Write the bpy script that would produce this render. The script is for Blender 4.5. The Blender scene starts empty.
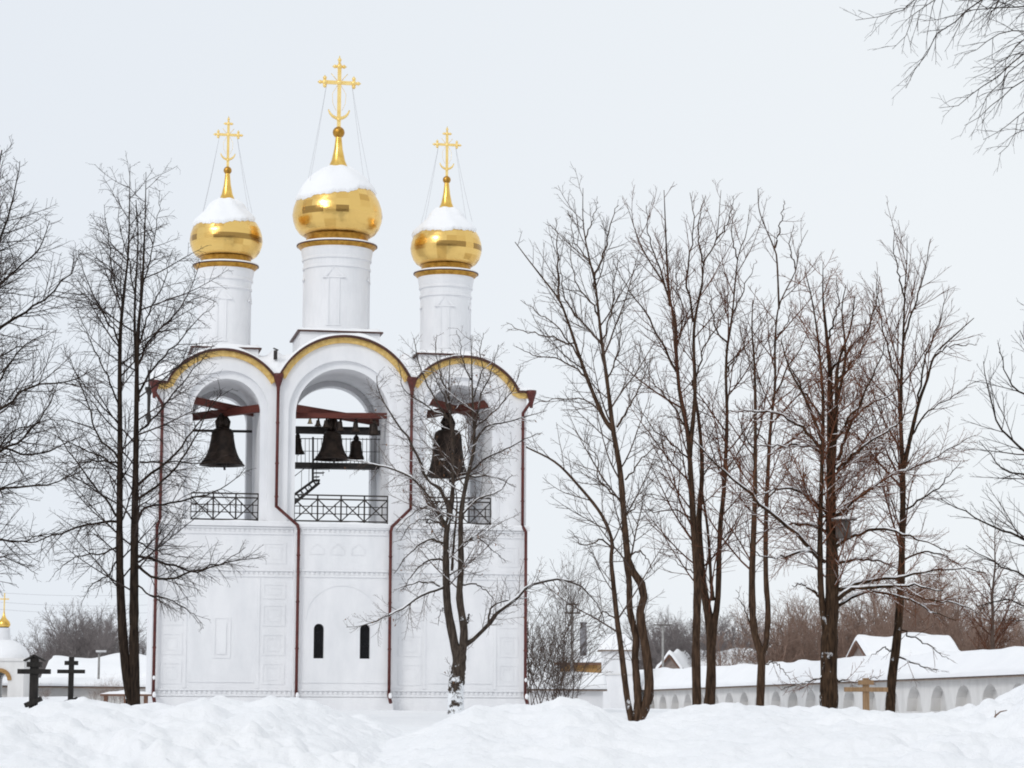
import bpy, bmesh, math, random
import numpy as np
from mathutils import Vector, Matrix

random.seed(7)
PI = math.pi
scene = bpy.context.scene
COL = scene.collection

# ------------------------------------------------------------------ camera model
F = 2500.0
PITCH = math.atan((700 - 384) / F)
ROLL = 0.005
CZ = 0.5
YAW = math.radians(10.4)

def ray(x, y):
    a = (x - 512) / F; b = (384 - y) / F
    c, s = math.cos(ROLL), math.sin(ROLL)
    a, b = a * c - b * s, a * s + b * c
    return np.array([a, math.cos(PITCH) - b * math.sin(PITCH), math.sin(PITCH) + b * math.cos(PITCH)])

def at(x, y, Y):
    d = ray(x, y)
    return np.array([0, 0, CZ]) + d * (Y / d[1])

U = np.array([math.cos(YAW), math.sin(YAW), 0])
N = np.array([-math.sin(YAW), math.cos(YAW), 0])
ORG = np.array([-6.51, 98.0, 0.0]) - 0.09 * U

def loc(x, y, yl=0.0):
    d = ray(x, y); o = np.array([0, 0, CZ])
    t = ((ORG - o) @ N + yl) / (d @ N)
    p = o + d * t
    return float((p - ORG) @ U), float(p[2])

def tw(x, y, z):
    p = ORG + U * x + N * y
    return (float(p[0]), float(p[1]), float(z))

# ------------------------------------------------------------------ noise
def _hash(ix, iy, seed):
    n = (ix.astype(np.int64) * 374761393 + iy.astype(np.int64) * 668265263 + seed * 974634777) & 0xFFFFFFFF
    n = ((n ^ (n >> 13)) * 1274126177) & 0xFFFFFFFF
    n = n ^ (n >> 16)
    return (n & 0xFFFF) / 65535.0 * 2 - 1

def vnoise(x, y, seed=0):
    x = np.asarray(x, float); y = np.asarray(y, float)
    ix = np.floor(x); iy = np.floor(y); fx = x - ix; fy = y - iy
    fx = fx * fx * fx * (fx * (fx * 6 - 15) + 10); fy = fy * fy * fy * (fy * (fy * 6 - 15) + 10)
    a = _hash(ix, iy, seed); b = _hash(ix + 1, iy, seed); c = _hash(ix, iy + 1, seed); d = _hash(ix + 1, iy + 1, seed)
    return (a * (1 - fx) + b * fx) * (1 - fy) + (c * (1 - fx) + d * fx) * fy

def fbm(x, y, octv=4, seed=0, gain=0.5):
    s = 0; a = 1.0; f = 1.0
    for k in range(octv):
        s = s + a * vnoise(np.asarray(x) * f + 17.3 * k, np.asarray(y) * f - 9.1 * k, seed + k)
        a *= gain; f *= 2.03
    return s

def sstep(t):
    t = np.clip(t, 0, 1); return t * t * (3 - 2 * t)

# ------------------------------------------------------------------ materials
MATS = {}
def new_mat(name):
    m = bpy.data.materials.new(name); m.use_nodes = True
    nt = m.node_tree; b = nt.nodes['Principled BSDF']
    MATS[name] = m
    return m, nt, b

def nd(nt, kind, **kw):
    n = nt.nodes.new(kind)
    for k, v in kw.items():
        setattr(n, k, v)
    return n

def noise_mat(name, c1, c2, scale=4, rough=0.7, metal=0.0, bump=0.0, bscale=20, detail=5, spec=0.3, lo=0.35, hi=0.65, stretch=None):
    m, nt, b = new_mat(name)
    tc = nd(nt, 'ShaderNodeTexCoord')
    src = tc.outputs['Object']
    if stretch:
        mp = nd(nt, 'ShaderNodeMapping'); mp.inputs['Scale'].default_value = stretch
        nt.links.new(src, mp.inputs['Vector']); src = mp.outputs['Vector']
    n = nd(nt, 'ShaderNodeTexNoise'); n.inputs['Scale'].default_value = scale; n.inputs['Detail'].default_value = detail
    nt.links.new(src, n.inputs['Vector'])
    r = nd(nt, 'ShaderNodeValToRGB')
    r.color_ramp.elements[0].position = lo; r.color_ramp.elements[1].position = hi
    r.color_ramp.elements[0].color = (*c1, 1); r.color_ramp.elements[1].color = (*c2, 1)
    nt.links.new(n.outputs['Fac'], r.inputs['Fac']); nt.links.new(r.outputs['Color'], b.inputs['Base Color'])
    b.inputs['Roughness'].default_value = rough; b.inputs['Metallic'].default_value = metal
    b.inputs['Specular IOR Level'].default_value = spec
    if bump:
        n2 = nd(nt, 'ShaderNodeTexNoise'); n2.inputs['Scale'].default_value = bscale; n2.inputs['Detail'].default_value = 6
        nt.links.new(src, n2.inputs['Vector'])
        bp = nd(nt, 'ShaderNodeBump'); bp.inputs['Strength'].default_value = bump; bp.inputs['Distance'].default_value = 0.05
        nt.links.new(n2.outputs['Fac'], bp.inputs['Height']); nt.links.new(bp.outputs['Normal'], b.inputs['Normal'])
    return m

# limewashed brick: brick courses telegraph through the whitewash, faint weather streaks
def whitewash(name, c1, c2):
    m, nt, b = new_mat(name)
    tc = nd(nt, 'ShaderNodeTexCoord')
    n = nd(nt, 'ShaderNodeTexNoise'); n.inputs['Scale'].default_value = 0.9; n.inputs['Detail'].default_value = 7; n.inputs['Roughness'].default_value = 0.65
    mp = nd(nt, 'ShaderNodeMapping'); mp.inputs['Scale'].default_value = (1.3, 1.3, 0.45)
    nt.links.new(tc.outputs['Object'], mp.inputs['Vector']); nt.links.new(mp.outputs['Vector'], n.inputs['Vector'])
    r = nd(nt, 'ShaderNodeValToRGB'); r.color_ramp.elements[0].position = 0.32; r.color_ramp.elements[1].position = 0.62
    r.color_ramp.elements[0].color = (*c1, 1); r.color_ramp.elements[1].color = (*c2, 1)
    nt.links.new(n.outputs['Fac'], r.inputs['Fac']); nt.links.new(r.outputs['Color'], b.inputs['Base Color'])
    b.inputs['Roughness'].default_value = 0.85; b.inputs['Specular IOR Level'].default_value = 0.15
    sw = nd(nt, 'ShaderNodeMapping'); sw.inputs['Rotation'].default_value = (PI / 2, 0, 0)
    nt.links.new(tc.outputs['Object'], sw.inputs['Vector'])
    br = nd(nt, 'ShaderNodeTexBrick'); br.inputs['Scale'].default_value = 1.0
    br.inputs['Brick Width'].default_value = 0.3; br.inputs['Row Height'].default_value = 0.09; br.inputs['Mortar Size'].default_value = 0.008
    nt.links.new(sw.outputs['Vector'], br.inputs['Vector'])
    n2 = nd(nt, 'ShaderNodeTexNoise'); n2.inputs['Scale'].default_value = 9; n2.inputs['Detail'].default_value = 5
    nt.links.new(tc.outputs['Object'], n2.inputs['Vector'])
    mx = nd(nt, 'ShaderNodeMath', operation='MULTIPLY_ADD'); mx.inputs[1].default_value = -0.25
    nt.links.new(br.outputs['Fac'], mx.inputs[0]); nt.links.new(n2.outputs['Fac'], mx.inputs[2])
    bp = nd(nt, 'ShaderNodeBump'); bp.inputs['Strength'].default_value = 0.08; bp.inputs['Distance'].default_value = 0.008
    nt.links.new(mx.outputs[0], bp.inputs['Height']); nt.links.new(bp.outputs['Normal'], b.inputs['Normal'])
    return m

whitewash('whitewash', (0.745, 0.75, 0.77), (0.835, 0.835, 0.85))
whitewash('old_whitewash', (0.62, 0.61, 0.60), (0.75, 0.74, 0.73))
whitewash('niche_plaster', (0.40, 0.38, 0.36), (0.50, 0.48, 0.46))
noise_mat('rust_paint', (0.07, 0.013, 0.011), (0.115, 0.022, 0.016), 6, 0.45, spec=0.4)
noise_mat('beam_paint', (0.075, 0.018, 0.013), (0.14, 0.034, 0.023), 5, 0.6, bump=0.2, stretch=(0.4, 6, 6))
noise_mat('dark_metal', (0.018, 0.015, 0.014), (0.04, 0.032, 0.028), 8, 0.5, spec=0.4)
noise_mat('roof_metal', (0.05, 0.022, 0.018), (0.09, 0.035, 0.025), 5, 0.5)
noise_mat('bronze', (0.016, 0.011, 0.009), (0.045, 0.03, 0.022), 3.5, 0.5, metal=0.4, bump=0.15, bscale=12)
noise_mat('pale_brass', (0.35, 0.28, 0.17), (0.45, 0.36, 0.22), 6, 0.4, metal=0.6)
noise_mat('black_wood', (0.008, 0.007, 0.006), (0.022, 0.018, 0.016), 6, 0.7, bump=0.3, stretch=(3, 3, .5))
noise_mat('fresh_wood', (0.22, 0.135, 0.07), (0.33, 0.21, 0.115), 5, 0.7, bump=0.2, stretch=(6, 6, .8))
noise_mat('eave_wood', (0.20, 0.15, 0.12), (0.30, 0.24, 0.20), 5, 0.8)
noise_mat('plank_wood', (0.13, 0.068, 0.045), (0.20, 0.11, 0.075), 5, 0.75, bump=0.2, stretch=(.6, 6, 6))
noise_mat('grey_wood', (0.075, 0.066, 0.06), (0.14, 0.125, 0.115), 4, 0.85, bump=0.3, stretch=(6, 6, .6))
noise_mat('timber_wall', (0.30, 0.17, 0.06), (0.42, 0.25, 0.10), 3, 0.8, bump=0.2, stretch=(.3, .3, 8))
noise_mat('gable_wood', (0.20, 0.16, 0.14), (0.28, 0.23, 0.21), 3, 0.8)
noise_mat('grey_brick', (0.17, 0.165, 0.175), (0.25, 0.245, 0.26), 3, 0.9)
noise_mat('concrete', (0.24, 0.235, 0.23), (0.36, 0.35, 0.34), 4, 0.9)
noise_mat('dark_glass', (0.004, 0.004, 0.005), (0.008, 0.008, 0.010), 4, 0.25, spec=0.3)
noise_mat('lamp_shell', (0.55, 0.55, 0.56), (0.65, 0.65, 0.66), 4, 0.5)
noise_mat('wire', (0.30, 0.30, 0.32), (0.40, 0.40, 0.42), 4, 0.6)

def bark(name, c1, c2, frost=0.0, zf=2.4):
    """furrowed bark; rime and blown snow stick to the lower trunk where frost > 0"""
    m, nt, b = new_mat(name)
    tc = nd(nt, 'ShaderNodeTexCoord')
    mp = nd(nt, 'ShaderNodeMapping'); mp.inputs['Scale'].default_value = (9, 9, 1.6)
    nt.links.new(tc.outputs['Object'], mp.inputs['Vector'])
    n = nd(nt, 'ShaderNodeTexNoise'); n.inputs['Scale'].default_value = 2.2; n.inputs['Detail'].default_value = 6
    nt.links.new(mp.outputs['Vector'], n.inputs['Vector'])
    r = nd(nt, 'ShaderNodeValToRGB'); r.color_ramp.elements[0].position = 0.35; r.color_ramp.elements[1].position = 0.68
    r.color_ramp.elements[0].color = (*c1, 1); r.color_ramp.elements[1].color = (*c2, 1)
    nt.links.new(n.outputs['Fac'], r.inputs['Fac'])
    col = r.outputs['Color']
    n2 = nd(nt, 'ShaderNodeTexNoise'); n2.inputs['Scale'].default_value = 1.5 if frost < 0.5 else 2.6; n2.inputs['Detail'].default_value = 7
    n2.inputs['Roughness'].default_value = 0.7
    nt.links.new(tc.outputs['Object'], n2.inputs['Vector'])
    sx = nd(nt, 'ShaderNodeSeparateXYZ'); nt.links.new(tc.outputs['Object'], sx.inputs[0])
    fa = nd(nt, 'ShaderNodeMapRange'); fa.inputs['From Min'].default_value = zf; fa.inputs['From Max'].default_value = 0.0
    fa.inputs['To Min'].default_value = -0.12 if frost >= 0.5 else -0.2; fa.inputs['To Max'].default_value = frost * 0.25
    nt.links.new(sx.outputs['Z'], fa.inputs['Value'])
    ad = nd(nt, 'ShaderNodeMath', operation='ADD'); nt.links.new(n2.outputs['Fac'], ad.inputs[0]); nt.links.new(fa.outputs['Result'], ad.inputs[1])
    rr = nd(nt, 'ShaderNodeMapRange'); rr.inputs['From Min'].default_value = 0.53; rr.inputs['From Max'].default_value = 0.58
    nt.links.new(ad.outputs[0], rr.inputs['Value'])
    mx = nd(nt, 'ShaderNodeMix', data_type='RGBA'); mx.inputs['B'].default_value = (0.80, 0.82, 0.85, 1)
    nt.links.new(rr.outputs['Result'], mx.inputs['Factor']); nt.links.new(col, mx.inputs['A'])
    nt.links.new(mx.outputs['Result'], b.inputs['Base Color'])
    b.inputs['Roughness'].default_value = 0.9; b.inputs['Specular IOR Level'].default_value = 0.1
    bp = nd(nt, 'ShaderNodeBump'); bp.inputs['Strength'].default_value = 0.5; bp.inputs['Distance'].default_value = 0.03
    nt.links.new(n.outputs['Fac'], bp.inputs['Height']); nt.links.new(bp.outputs['Normal'], b.inputs['Normal'])
    return m
bark('bark_dark', (0.013, 0.009, 0.007), (0.045, 0.031, 0.022), 0.05)
bark('bark_grey', (0.030, 0.023, 0.019), (0.085, 0.066, 0.052), 0.62, 2.5)
bark('bark_brown', (0.034, 0.021, 0.014), (0.105, 0.064, 0.041), 0.12)
bark('bark_big', (0.018, 0.011, 0.007), (0.075, 0.045, 0.027), 0.02, 7)
noise_mat('twig_dark', (0.03, 0.022, 0.02), (0.07, 0.052, 0.045), 2, 0.9, spec=0.1)
noise_mat('twig_grey', (0.065, 0.046, 0.038), (0.12, 0.085, 0.068), 2, 0.9, spec=0.1)
noise_mat('twig_red', (0.072, 0.033, 0.022), (0.15, 0.066, 0.04), 2, 0.9, spec=0.1)
noise_mat('twig_rust', (0.10, 0.040, 0.024), (0.20, 0.085, 0.046), 2, 0.9, spec=0.1)
noise_mat('twig_wood', (0.20, 0.135, 0.105), (0.30, 0.21, 0.17), 2, 0.9, spec=0.1)
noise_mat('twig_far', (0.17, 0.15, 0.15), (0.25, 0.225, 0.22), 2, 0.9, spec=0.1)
noise_mat('dry_leaf', (0.16, 0.075, 0.035), (0.24, 0.12, 0.06), 2, 0.9, spec=0.1)

noise_mat('added_wood_mass', (0.018, 0.02, 0.014), (0.045, 0.045, 0.032), 1.5, 0.9, spec=0.1)
def snow_mat(name, bump=0.35):
    m, nt, b = new_mat(name)
    geo = nd(nt, 'ShaderNodeNewGeometry')
    n = nd(nt, 'ShaderNodeTexNoise'); n.inputs['Scale'].default_value = 0.8; n.inputs['Detail'].default_value = 5
    nt.links.new(geo.outputs['Position'], n.inputs['Vector'])
    r = nd(nt, 'ShaderNodeValToRGB'); r.color_ramp.elements[0].position = 0.3; r.color_ramp.elements[1].position = 0.7
    r.color_ramp.elements[0].color = (0.87, 0.875, 0.895, 1); r.color_ramp.elements[1].color = (0.91, 0.912, 0.925, 1)
    nt.links.new(n.outputs['Fac'], r.inputs['Fac']); nt.links.new(r.outputs['Color'], b.inputs['Base Color'])
    b.inputs['Roughness'].default_value = 0.7; b.inputs['Specular IOR Level'].default_value = 0.2
    n2 = nd(nt, 'ShaderNodeTexNoise'); n2.inputs['Scale'].default_value = 7; n2.inputs['Detail'].default_value = 8; n2.inputs['Roughness'].default_value = 0.6
    nt.links.new(geo.outputs['Position'], n2.inputs['Vector'])
    bp = nd(nt, 'ShaderNodeBump'); bp.inputs['Strength'].default_value = bump; bp.inputs['Distance'].default_value = 0.06
    nt.links.new(n2.outputs['Fac'], bp.inputs['Height']); nt.links.new(bp.outputs['Normal'], b.inputs['Normal'])
    return m
snow_mat('snow', 0.6); snow_mat('roof_snow', 0.15)

def gold_mat(name, zs):
    """gilded sheets: every sheet of the dome has its own tone and a slightly different tilt"""
    m, nt, b = new_mat(name)
    tc = nd(nt, 'ShaderNodeTexCoord')
    sx = nd(nt, 'ShaderNodeSeparateXYZ'); nt.links.new(tc.outputs['Object'], sx.inputs[0])
    at2 = nd(nt, 'ShaderNodeMath', operation='ARCTAN2'); nt.links.new(sx.outputs['Y'], at2.inputs[0]); nt.links.new(sx.outputs['X'], at2.inputs[1])
    mu = nd(nt, 'ShaderNodeMath', operation='MULTIPLY'); mu.inputs[1].default_value = 22 / (2 * PI); nt.links.new(at2.outputs[0], mu.inputs[0])
    fl = nd(nt, 'ShaderNodeMath', operation='FLOOR'); nt.links.new(mu.outputs[0], fl.inputs[0])
    mz = nd(nt, 'ShaderNodeMath', operation='MULTIPLY'); mz.inputs[1].default_value = 3.6 / zs; nt.links.new(sx.outputs['Z'], mz.inputs[0])
    fz = nd(nt, 'ShaderNodeMath', operation='FLOOR'); nt.links.new(mz.outputs[0], fz.inputs[0])
    cx = nd(nt, 'ShaderNodeCombineXYZ'); nt.links.new(fl.outputs[0], cx.inputs[0]); nt.links.new(fz.outputs[0], cx.inputs[1])
    oi = nd(nt, 'ShaderNodeObjectInfo'); nt.links.new(oi.outputs['Random'], cx.inputs[2])
    wn = nd(nt, 'ShaderNodeTexWhiteNoise', noise_dimensions='3D'); nt.links.new(cx.outputs[0], wn.inputs['Vector'])
    r = nd(nt, 'ShaderNodeValToRGB')
    e = r.color_ramp.elements
    e[0].position = 0.0; e[0].color = (0.64, 0.39, 0.11, 1)
    e[1].position = 1.0; e[1].color = (0.87, 0.59, 0.20, 1)
    x = e.new(0.10); x.color = (0.77, 0.49, 0.15, 1)
    x = e.new(0.3); x.color = (0.83, 0.55, 0.18, 1)
    # reflected dark band, painted into some sheets round the widest girth
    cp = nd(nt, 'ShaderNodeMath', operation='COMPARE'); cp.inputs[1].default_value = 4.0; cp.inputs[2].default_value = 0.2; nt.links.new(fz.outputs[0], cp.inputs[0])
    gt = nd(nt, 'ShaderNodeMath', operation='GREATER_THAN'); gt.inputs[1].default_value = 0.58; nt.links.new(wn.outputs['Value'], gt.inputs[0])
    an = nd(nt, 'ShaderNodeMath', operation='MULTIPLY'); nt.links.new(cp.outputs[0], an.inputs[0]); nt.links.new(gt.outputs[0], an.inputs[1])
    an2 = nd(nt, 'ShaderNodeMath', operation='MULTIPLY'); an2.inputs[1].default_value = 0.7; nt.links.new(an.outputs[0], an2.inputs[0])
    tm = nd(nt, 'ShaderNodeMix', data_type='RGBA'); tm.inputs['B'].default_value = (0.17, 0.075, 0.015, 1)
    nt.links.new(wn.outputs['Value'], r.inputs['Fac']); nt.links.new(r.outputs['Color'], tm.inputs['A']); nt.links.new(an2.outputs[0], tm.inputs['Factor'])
    nt.links.new(tm.outputs['Result'], b.inputs['Base Color'])
    b.inputs['Metallic'].default_value = 1.0; b.inputs['Roughness'].default_value = 0.25
    # tilt of each sheet
    geo = nd(nt, 'ShaderNodeNewGeometry')
    sb = nd(nt, 'ShaderNodeVectorMath', operation='SUBTRACT'); sb.inputs[1].default_value = (0.5, 0.5, 0.5); nt.links.new(wn.outputs['Color'], sb.inputs[0])
    sc = nd(nt, 'ShaderNodeVectorMath', operation='SCALE'); sc.inputs['Scale'].default_value = 0.055; nt.links.new(sb.outputs[0], sc.inputs[0])
    n2 = nd(nt, 'ShaderNodeTexNoise'); n2.inputs['Scale'].default_value = 2.5; n2.inputs['Detail'].default_value = 3; nt.links.new(tc.outputs['Object'], n2.inputs['Vector'])
    bp = nd(nt, 'ShaderNodeBump'); bp.inputs['Strength'].default_value = 0.3; bp.inputs['Distance'].default_value = 0.06; nt.links.new(n2.outputs['Fac'], bp.inputs['Height'])
    ad = nd(nt, 'ShaderNodeVectorMath', operation='ADD'); nt.links.new(bp.outputs['Normal'], ad.inputs[0]); nt.links.new(sc.outputs[0], ad.inputs[1])
    nm = nd(nt, 'ShaderNodeVectorMath', operation='NORMALIZE'); nt.links.new(ad.outputs[0], nm.inputs[0])
    nt.links.new(nm.outputs[0], b.inputs['Normal'])
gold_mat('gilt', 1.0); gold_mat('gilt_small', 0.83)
noise_mat('gilt_plain', (0.72, 0.44, 0.10), (0.92, 0.62, 0.18), 3, 0.25, metal=1.0)
noise_mat('gilt_collar', (0.36, 0.18, 0.03), (0.58, 0.32, 0.065), 5, 0.35, metal=1.0, bump=0.3, bscale=16)
noise_mat('gilt_cross', (0.90, 0.62, 0.20), (0.98, 0.74, 0.30), 3, 0.3, metal=0.55)
def trim_mat():
    m, nt, b = new_mat('gilt_trim')
    tc = nd(nt, 'ShaderNodeTexCoord')
    w = nd(nt, 'ShaderNodeTexVoronoi'); w.inputs['Scale'].default_value = 6.5
    nt.links.new(tc.outputs['Object'], w.inputs['Vector'])
    r = nd(nt, 'ShaderNodeValToRGB'); r.color_ramp.elements[0].color = (0.80, 0.56, 0.20, 1); r.color_ramp.elements[1].color = (0.58, 0.36, 0.10, 1)
    nt.links.new(w.outputs['Distance'], r.inputs['Fac']); nt.links.new(r.outputs['Color'], b.inputs['Base Color'])
    b.inputs['Metallic'].default_value = 0.25; b.inputs['Roughness'].default_value = 0.4
    bp = nd(nt, 'ShaderNodeBump'); bp.inputs['Strength'].default_value = 0.6; bp.inputs['Distance'].default_value = 0.05
    nt.links.new(w.outputs['Distance'], bp.inputs['Height']); nt.links.new(bp.outputs['Normal'], b.inputs['Normal'])
trim_mat()

# ------------------------------------------------------------------ object helpers
def empty(name, label, cat, location=(0, 0, 0), rz=0, group=None):
    o = bpy.data.objects.new(name, None); COL.objects.link(o)
    o.empty_display_size = 0.2
    o.location = location; o.rotation_euler = (0, 0, rz)
    tag(o, label, cat, group)
    return o

def tag(o, label, cat, group=None, kind='thing'):
    o['label'] = label; o['category'] = cat; o['kind'] = kind
    if group: o['group'] = group

def link_mesh(name, me, mat, parent=None, location=None):
    o = bpy.data.objects.new(name, me); COL.objects.link(o)
    for m in (mat if isinstance(mat, (list, tuple)) else [mat]):
        me.materials.append(MATS[m])
    if parent: o.parent = parent
    if location is not None: o.location = location
    return o

class MB:
    def __init__(s): s.v = []; s.f = []; s.sm = []
    def add(s, verts, faces, smooth=False):
        b = len(s.v); s.v += [tuple(map(float, v)) for v in verts]; s.f += [tuple(i + b for i in f) for f in faces]; s.sm += [smooth] * len(faces)
        return s
    def box(s, x0, x1, y0, y1, z0, z1):
        v = [(x0, y0, z0), (x1, y0, z0), (x1, y1, z0), (x0, y1, z0), (x0, y0, z1), (x1, y0, z1), (x1, y1, z1), (x0, y1, z1)]
        return s.add(v, [(0, 3, 2, 1), (4, 5, 6, 7), (0, 1, 5, 4), (1, 2, 6, 5), (2, 3, 7, 6), (3, 0, 4, 7)])
    def bar(s, p, q, w, h=None, up=(0, 0, 1)):
        """rectangular bar from p to q, w across, h tall"""
        h = h or w
        p = np.array(p, float); q = np.array(q, float); t = q - p; t /= np.linalg.norm(t)
        a = np.cross(t, up)
        if np.linalg.norm(a) < 1e-4: a = np.cross(t, (0, 1, 0))
        a /= np.linalg.norm(a); b = np.cross(a, t)
        a = a * w / 2; b = b * h / 2
        v = [p - a - b, p + a - b, p + a + b, p - a + b, q - a - b, q + a - b, q + a + b, q - a + b]
        return s.add(v, [(0, 1, 2, 3), (7, 6, 5, 4), (0, 4, 5, 1), (1, 5, 6, 2), (2, 6, 7, 3), (3, 7, 4, 0)])
    def tube(s, pts, r, n=8, cap=True):
        pts = np.array(pts, float); K = len(pts)
        r = np.broadcast_to(np.array(r, float), (K,))
        t = np.gradient(pts, axis=0); t /= np.linalg.norm(t, axis=1)[:, None] + 1e-9
        ref = np.array([0, 1, 0.]) if abs(t[0][1]) < 0.9 else np.array([1, 0, 0.])
        vs = []
        for k in range(K):
            a = np.cross(t[k], ref); a /= np.linalg.norm(a) + 1e-9; b = np.cross(t[k], a)
            for i in range(n):
                an = 2 * PI * i / n
                vs.append(pts[k] + r[k] * (a * math.cos(an) + b * math.sin(an)))
        fs = [(k * n + i, k * n + (i + 1) % n, (k + 1) * n + (i + 1) % n, (k + 1) * n + i) for k in range(K - 1) for i in range(n)]
        s.add(vs, fs, True)
        if cap:
            b = len(s.v) - len(vs)
            s.f += [tuple(b + i for i in reversed(range(n))), tuple(b + (K - 1) * n + i for i in range(n))]; s.sm += [False, False]
        return s
    def lathe(s, prof, c=(0, 0, 0), n=48, a0=0, a1=2 * PI, smooth=True, wob=None):
        full = abs(a1 - a0 - 2 * PI) < 1e-6
        m = n if full else n + 1
        vs = []
        for k, (r, z) in enumerate(prof):
            for i in range(m):
                an = a0 + (a1 - a0) * i / n
                rr, zz = (r, z) if wob is None else wob(r, z, an, k)
                vs.append((c[0] + rr * math.cos(an), c[1] + rr * math.sin(an), c[2] + zz))
        fs = []
        for k in range(len(prof) - 1):
            for i in range(n):
                j = (i + 1) % m if full else i + 1
                fs.append((k * m + i, k * m + j, (k + 1) * m + j, (k + 1) * m + i))
        return s.add(vs, fs, smooth)
    def ball(s, c, r, n=12, sz=1.0):
        prof = [(max(1e-4, r * math.sin(PI * k / 8)), -r * sz * math.cos(PI * k / 8)) for k in range(9)]
        return s.lathe(prof, c, n)
    def strip(s, xs, lo, hi, y0, y1, ends=(True, True)):
        """solid between the curves lo(x) and hi(x), from y0 to y1"""
        n = len(xs); v = []
        for x in xs:
            l, h = lo(x), hi(x)
            v += [(x, y0, l), (x, y0, h), (x, y1, h), (x, y1, l)]
        f = []
        for i in range(n - 1):
            a, b = 4 * i, 4 * (i + 1)
            f += [(a, b, b + 1, a + 1), (a + 1, b + 1, b + 2, a + 2), (a + 2, b + 2, b + 3, a + 3), (a + 3, b + 3, b, a)]
        if ends[0]: f.append((0, 1, 2, 3))
        if ends[1]: b = 4 * (n - 1); f.append((b + 3, b + 2, b + 1, b))
        return s.add(v, f)
    def band(s, path, o0, o1, y0, y1):
        """strip following a path in the XZ plane between normal offsets o0 and o1"""
        P = np.array(path, float); t = np.gradient(P, axis=0); t /= np.linalg.norm(t, axis=1)[:, None]
        nn = np.stack([-t[:, 1], t[:, 0]], 1)
        v = []
        for p, q in zip(P, nn):
            a = p + q * o0; b = p + q * o1
            v += [(a[0], y0, a[1]), (b[0], y0, b[1]), (b[0], y1, b[1]), (a[0], y1, a[1])]
        f = []
        n = len(P)
        for i in range(n - 1):
            a, b = 4 * i, 4 * (i + 1)
            f += [(a, b, b + 1, a + 1), (a + 1, b + 1, b + 2, a + 2), (a + 2, b + 2, b + 3, a + 3), (a + 3, b + 3, b, a)]
        b = 4 * (n - 1)
        f += [(0, 1, 2, 3), (b + 3, b + 2, b + 1, b)]
        return s.add(v, f)
    def build(s, name, mat, parent=None, location=None, bevel=0):
        me = bpy.data.meshes.new(name)
        me.from_pydata(s.v, [], s.f)
        me.polygons.foreach_set('use_smooth', s.sm)
        bm = bmesh.new(); bm.from_mesh(me)
        bmesh.ops.recalc_face_normals(bm, faces=bm.faces)
        bm.to_mesh(me); bm.free()
        o = link_mesh(name, me, mat, parent, location)
        if bevel:
            md = o.modifiers.new('edge', 'BEVEL'); md.width = bevel; md.segments = 2; md.limit_method = 'ANGLE'
        return o

# ------------------------------------------------------------------ ground
CRX = [-300, -100, 0, 25, 60, 100, 150, 185, 215, 260, 300, 325, 350, 375, 395, 420, 445, 475, 510, 540, 562, 590, 615, 640, 668, 700, 735, 780, 815, 850, 900, 935, 955, 975, 990, 1005, 1024, 1100, 1300]
CRY = [706, 708, 714, 714, 710, 704, 708, 712, 704, 706, 705, 709, 717, 728, 737, 735, 724, 713, 715, 710, 706, 709, 718, 721, 716, 709, 703, 708, 707, 709, 716, 713, 709, 703, 699, 699, 693, 690, 696]
def gh(X, Y):
    X = np.asarray(X, float); Y = np.asarray(Y, float)
    base = 0.07 * fbm(X / 7, Y / 7, 3, 5) + 0.02 * fbm(X / 1.1, Y / 1.1, 3, 9)
    base = base * np.clip(1.2 - Y / 400, 0.1, 1)
    ang = -X / np.maximum(Y, 1)
    base = base + 0.62 * sstep((ang - 0.138) / 0.04) * sstep((Y - 74) / 40) * sstep((500 - Y) / 100)
    Yc = 20.5 + 1.3 * fbm(X / 3.5, X * 0 + 2.2, 3, 21)
    px = 512 + F * X / 20.5
    crest = CZ - (np.interp(px, CRX, CRY) - 699.5) * 20.5 / F
    up = sstep((Y - 5.5) / (Yc - 5.5))
    dn = sstep((Yc + 7.5 - Y) / 7.5)
    road = -1.25
    bank = np.where(Y < Yc, road + (crest - road) * up, base + (crest - base) * dn)
    lump = (0.06 * fbm(X / 1.1, Y / 0.8, 3, 31) + 0.125 * np.abs(fbm(X / 0.6 + 4, Y / 0.5, 3, 41)) + 0.045 * np.maximum(0, fbm(X / 0.22, Y / 0.2, 3, 51)) + 0.012 * fbm(X / 0.07, Y / 0.07, 2, 61))
    m = sstep((Y - 8) / 6) * sstep((Yc + 3.0 - Y) / 3.5)
    rough = 0.55 + 0.9 * sstep((X - 3.2) / 0.9) + 0.5 * sstep((vnoise(X / 1.7, Y / 1.7, 77) - 0.0) / 0.6)
    # trodden hollows in the ploughed bank
    pit = 0
    for cx, cy, r, d in ((-2.75, 18.6, .30, .10), (-2.35, 18.2, .24, .08), (2.3, 18.7, .34, .08), (-1.3, 19.3, .35, .08), (3.35, 18.9, .22, .10), (0.3, 18.6, .3, .06), (-3.4, 19.0, .26, .07), (1.2, 19.2, .3, .07), (3.9, 18.4, .35, .10)):
        pit = pit - d * np.exp(-((X - cx) ** 2 + ((Y - cy) * 1.2) ** 2) / (r * r))
    z = bank + m * rough * (lump - 0.075) + pit
    return np.where(Y > 29, base, z)

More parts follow.
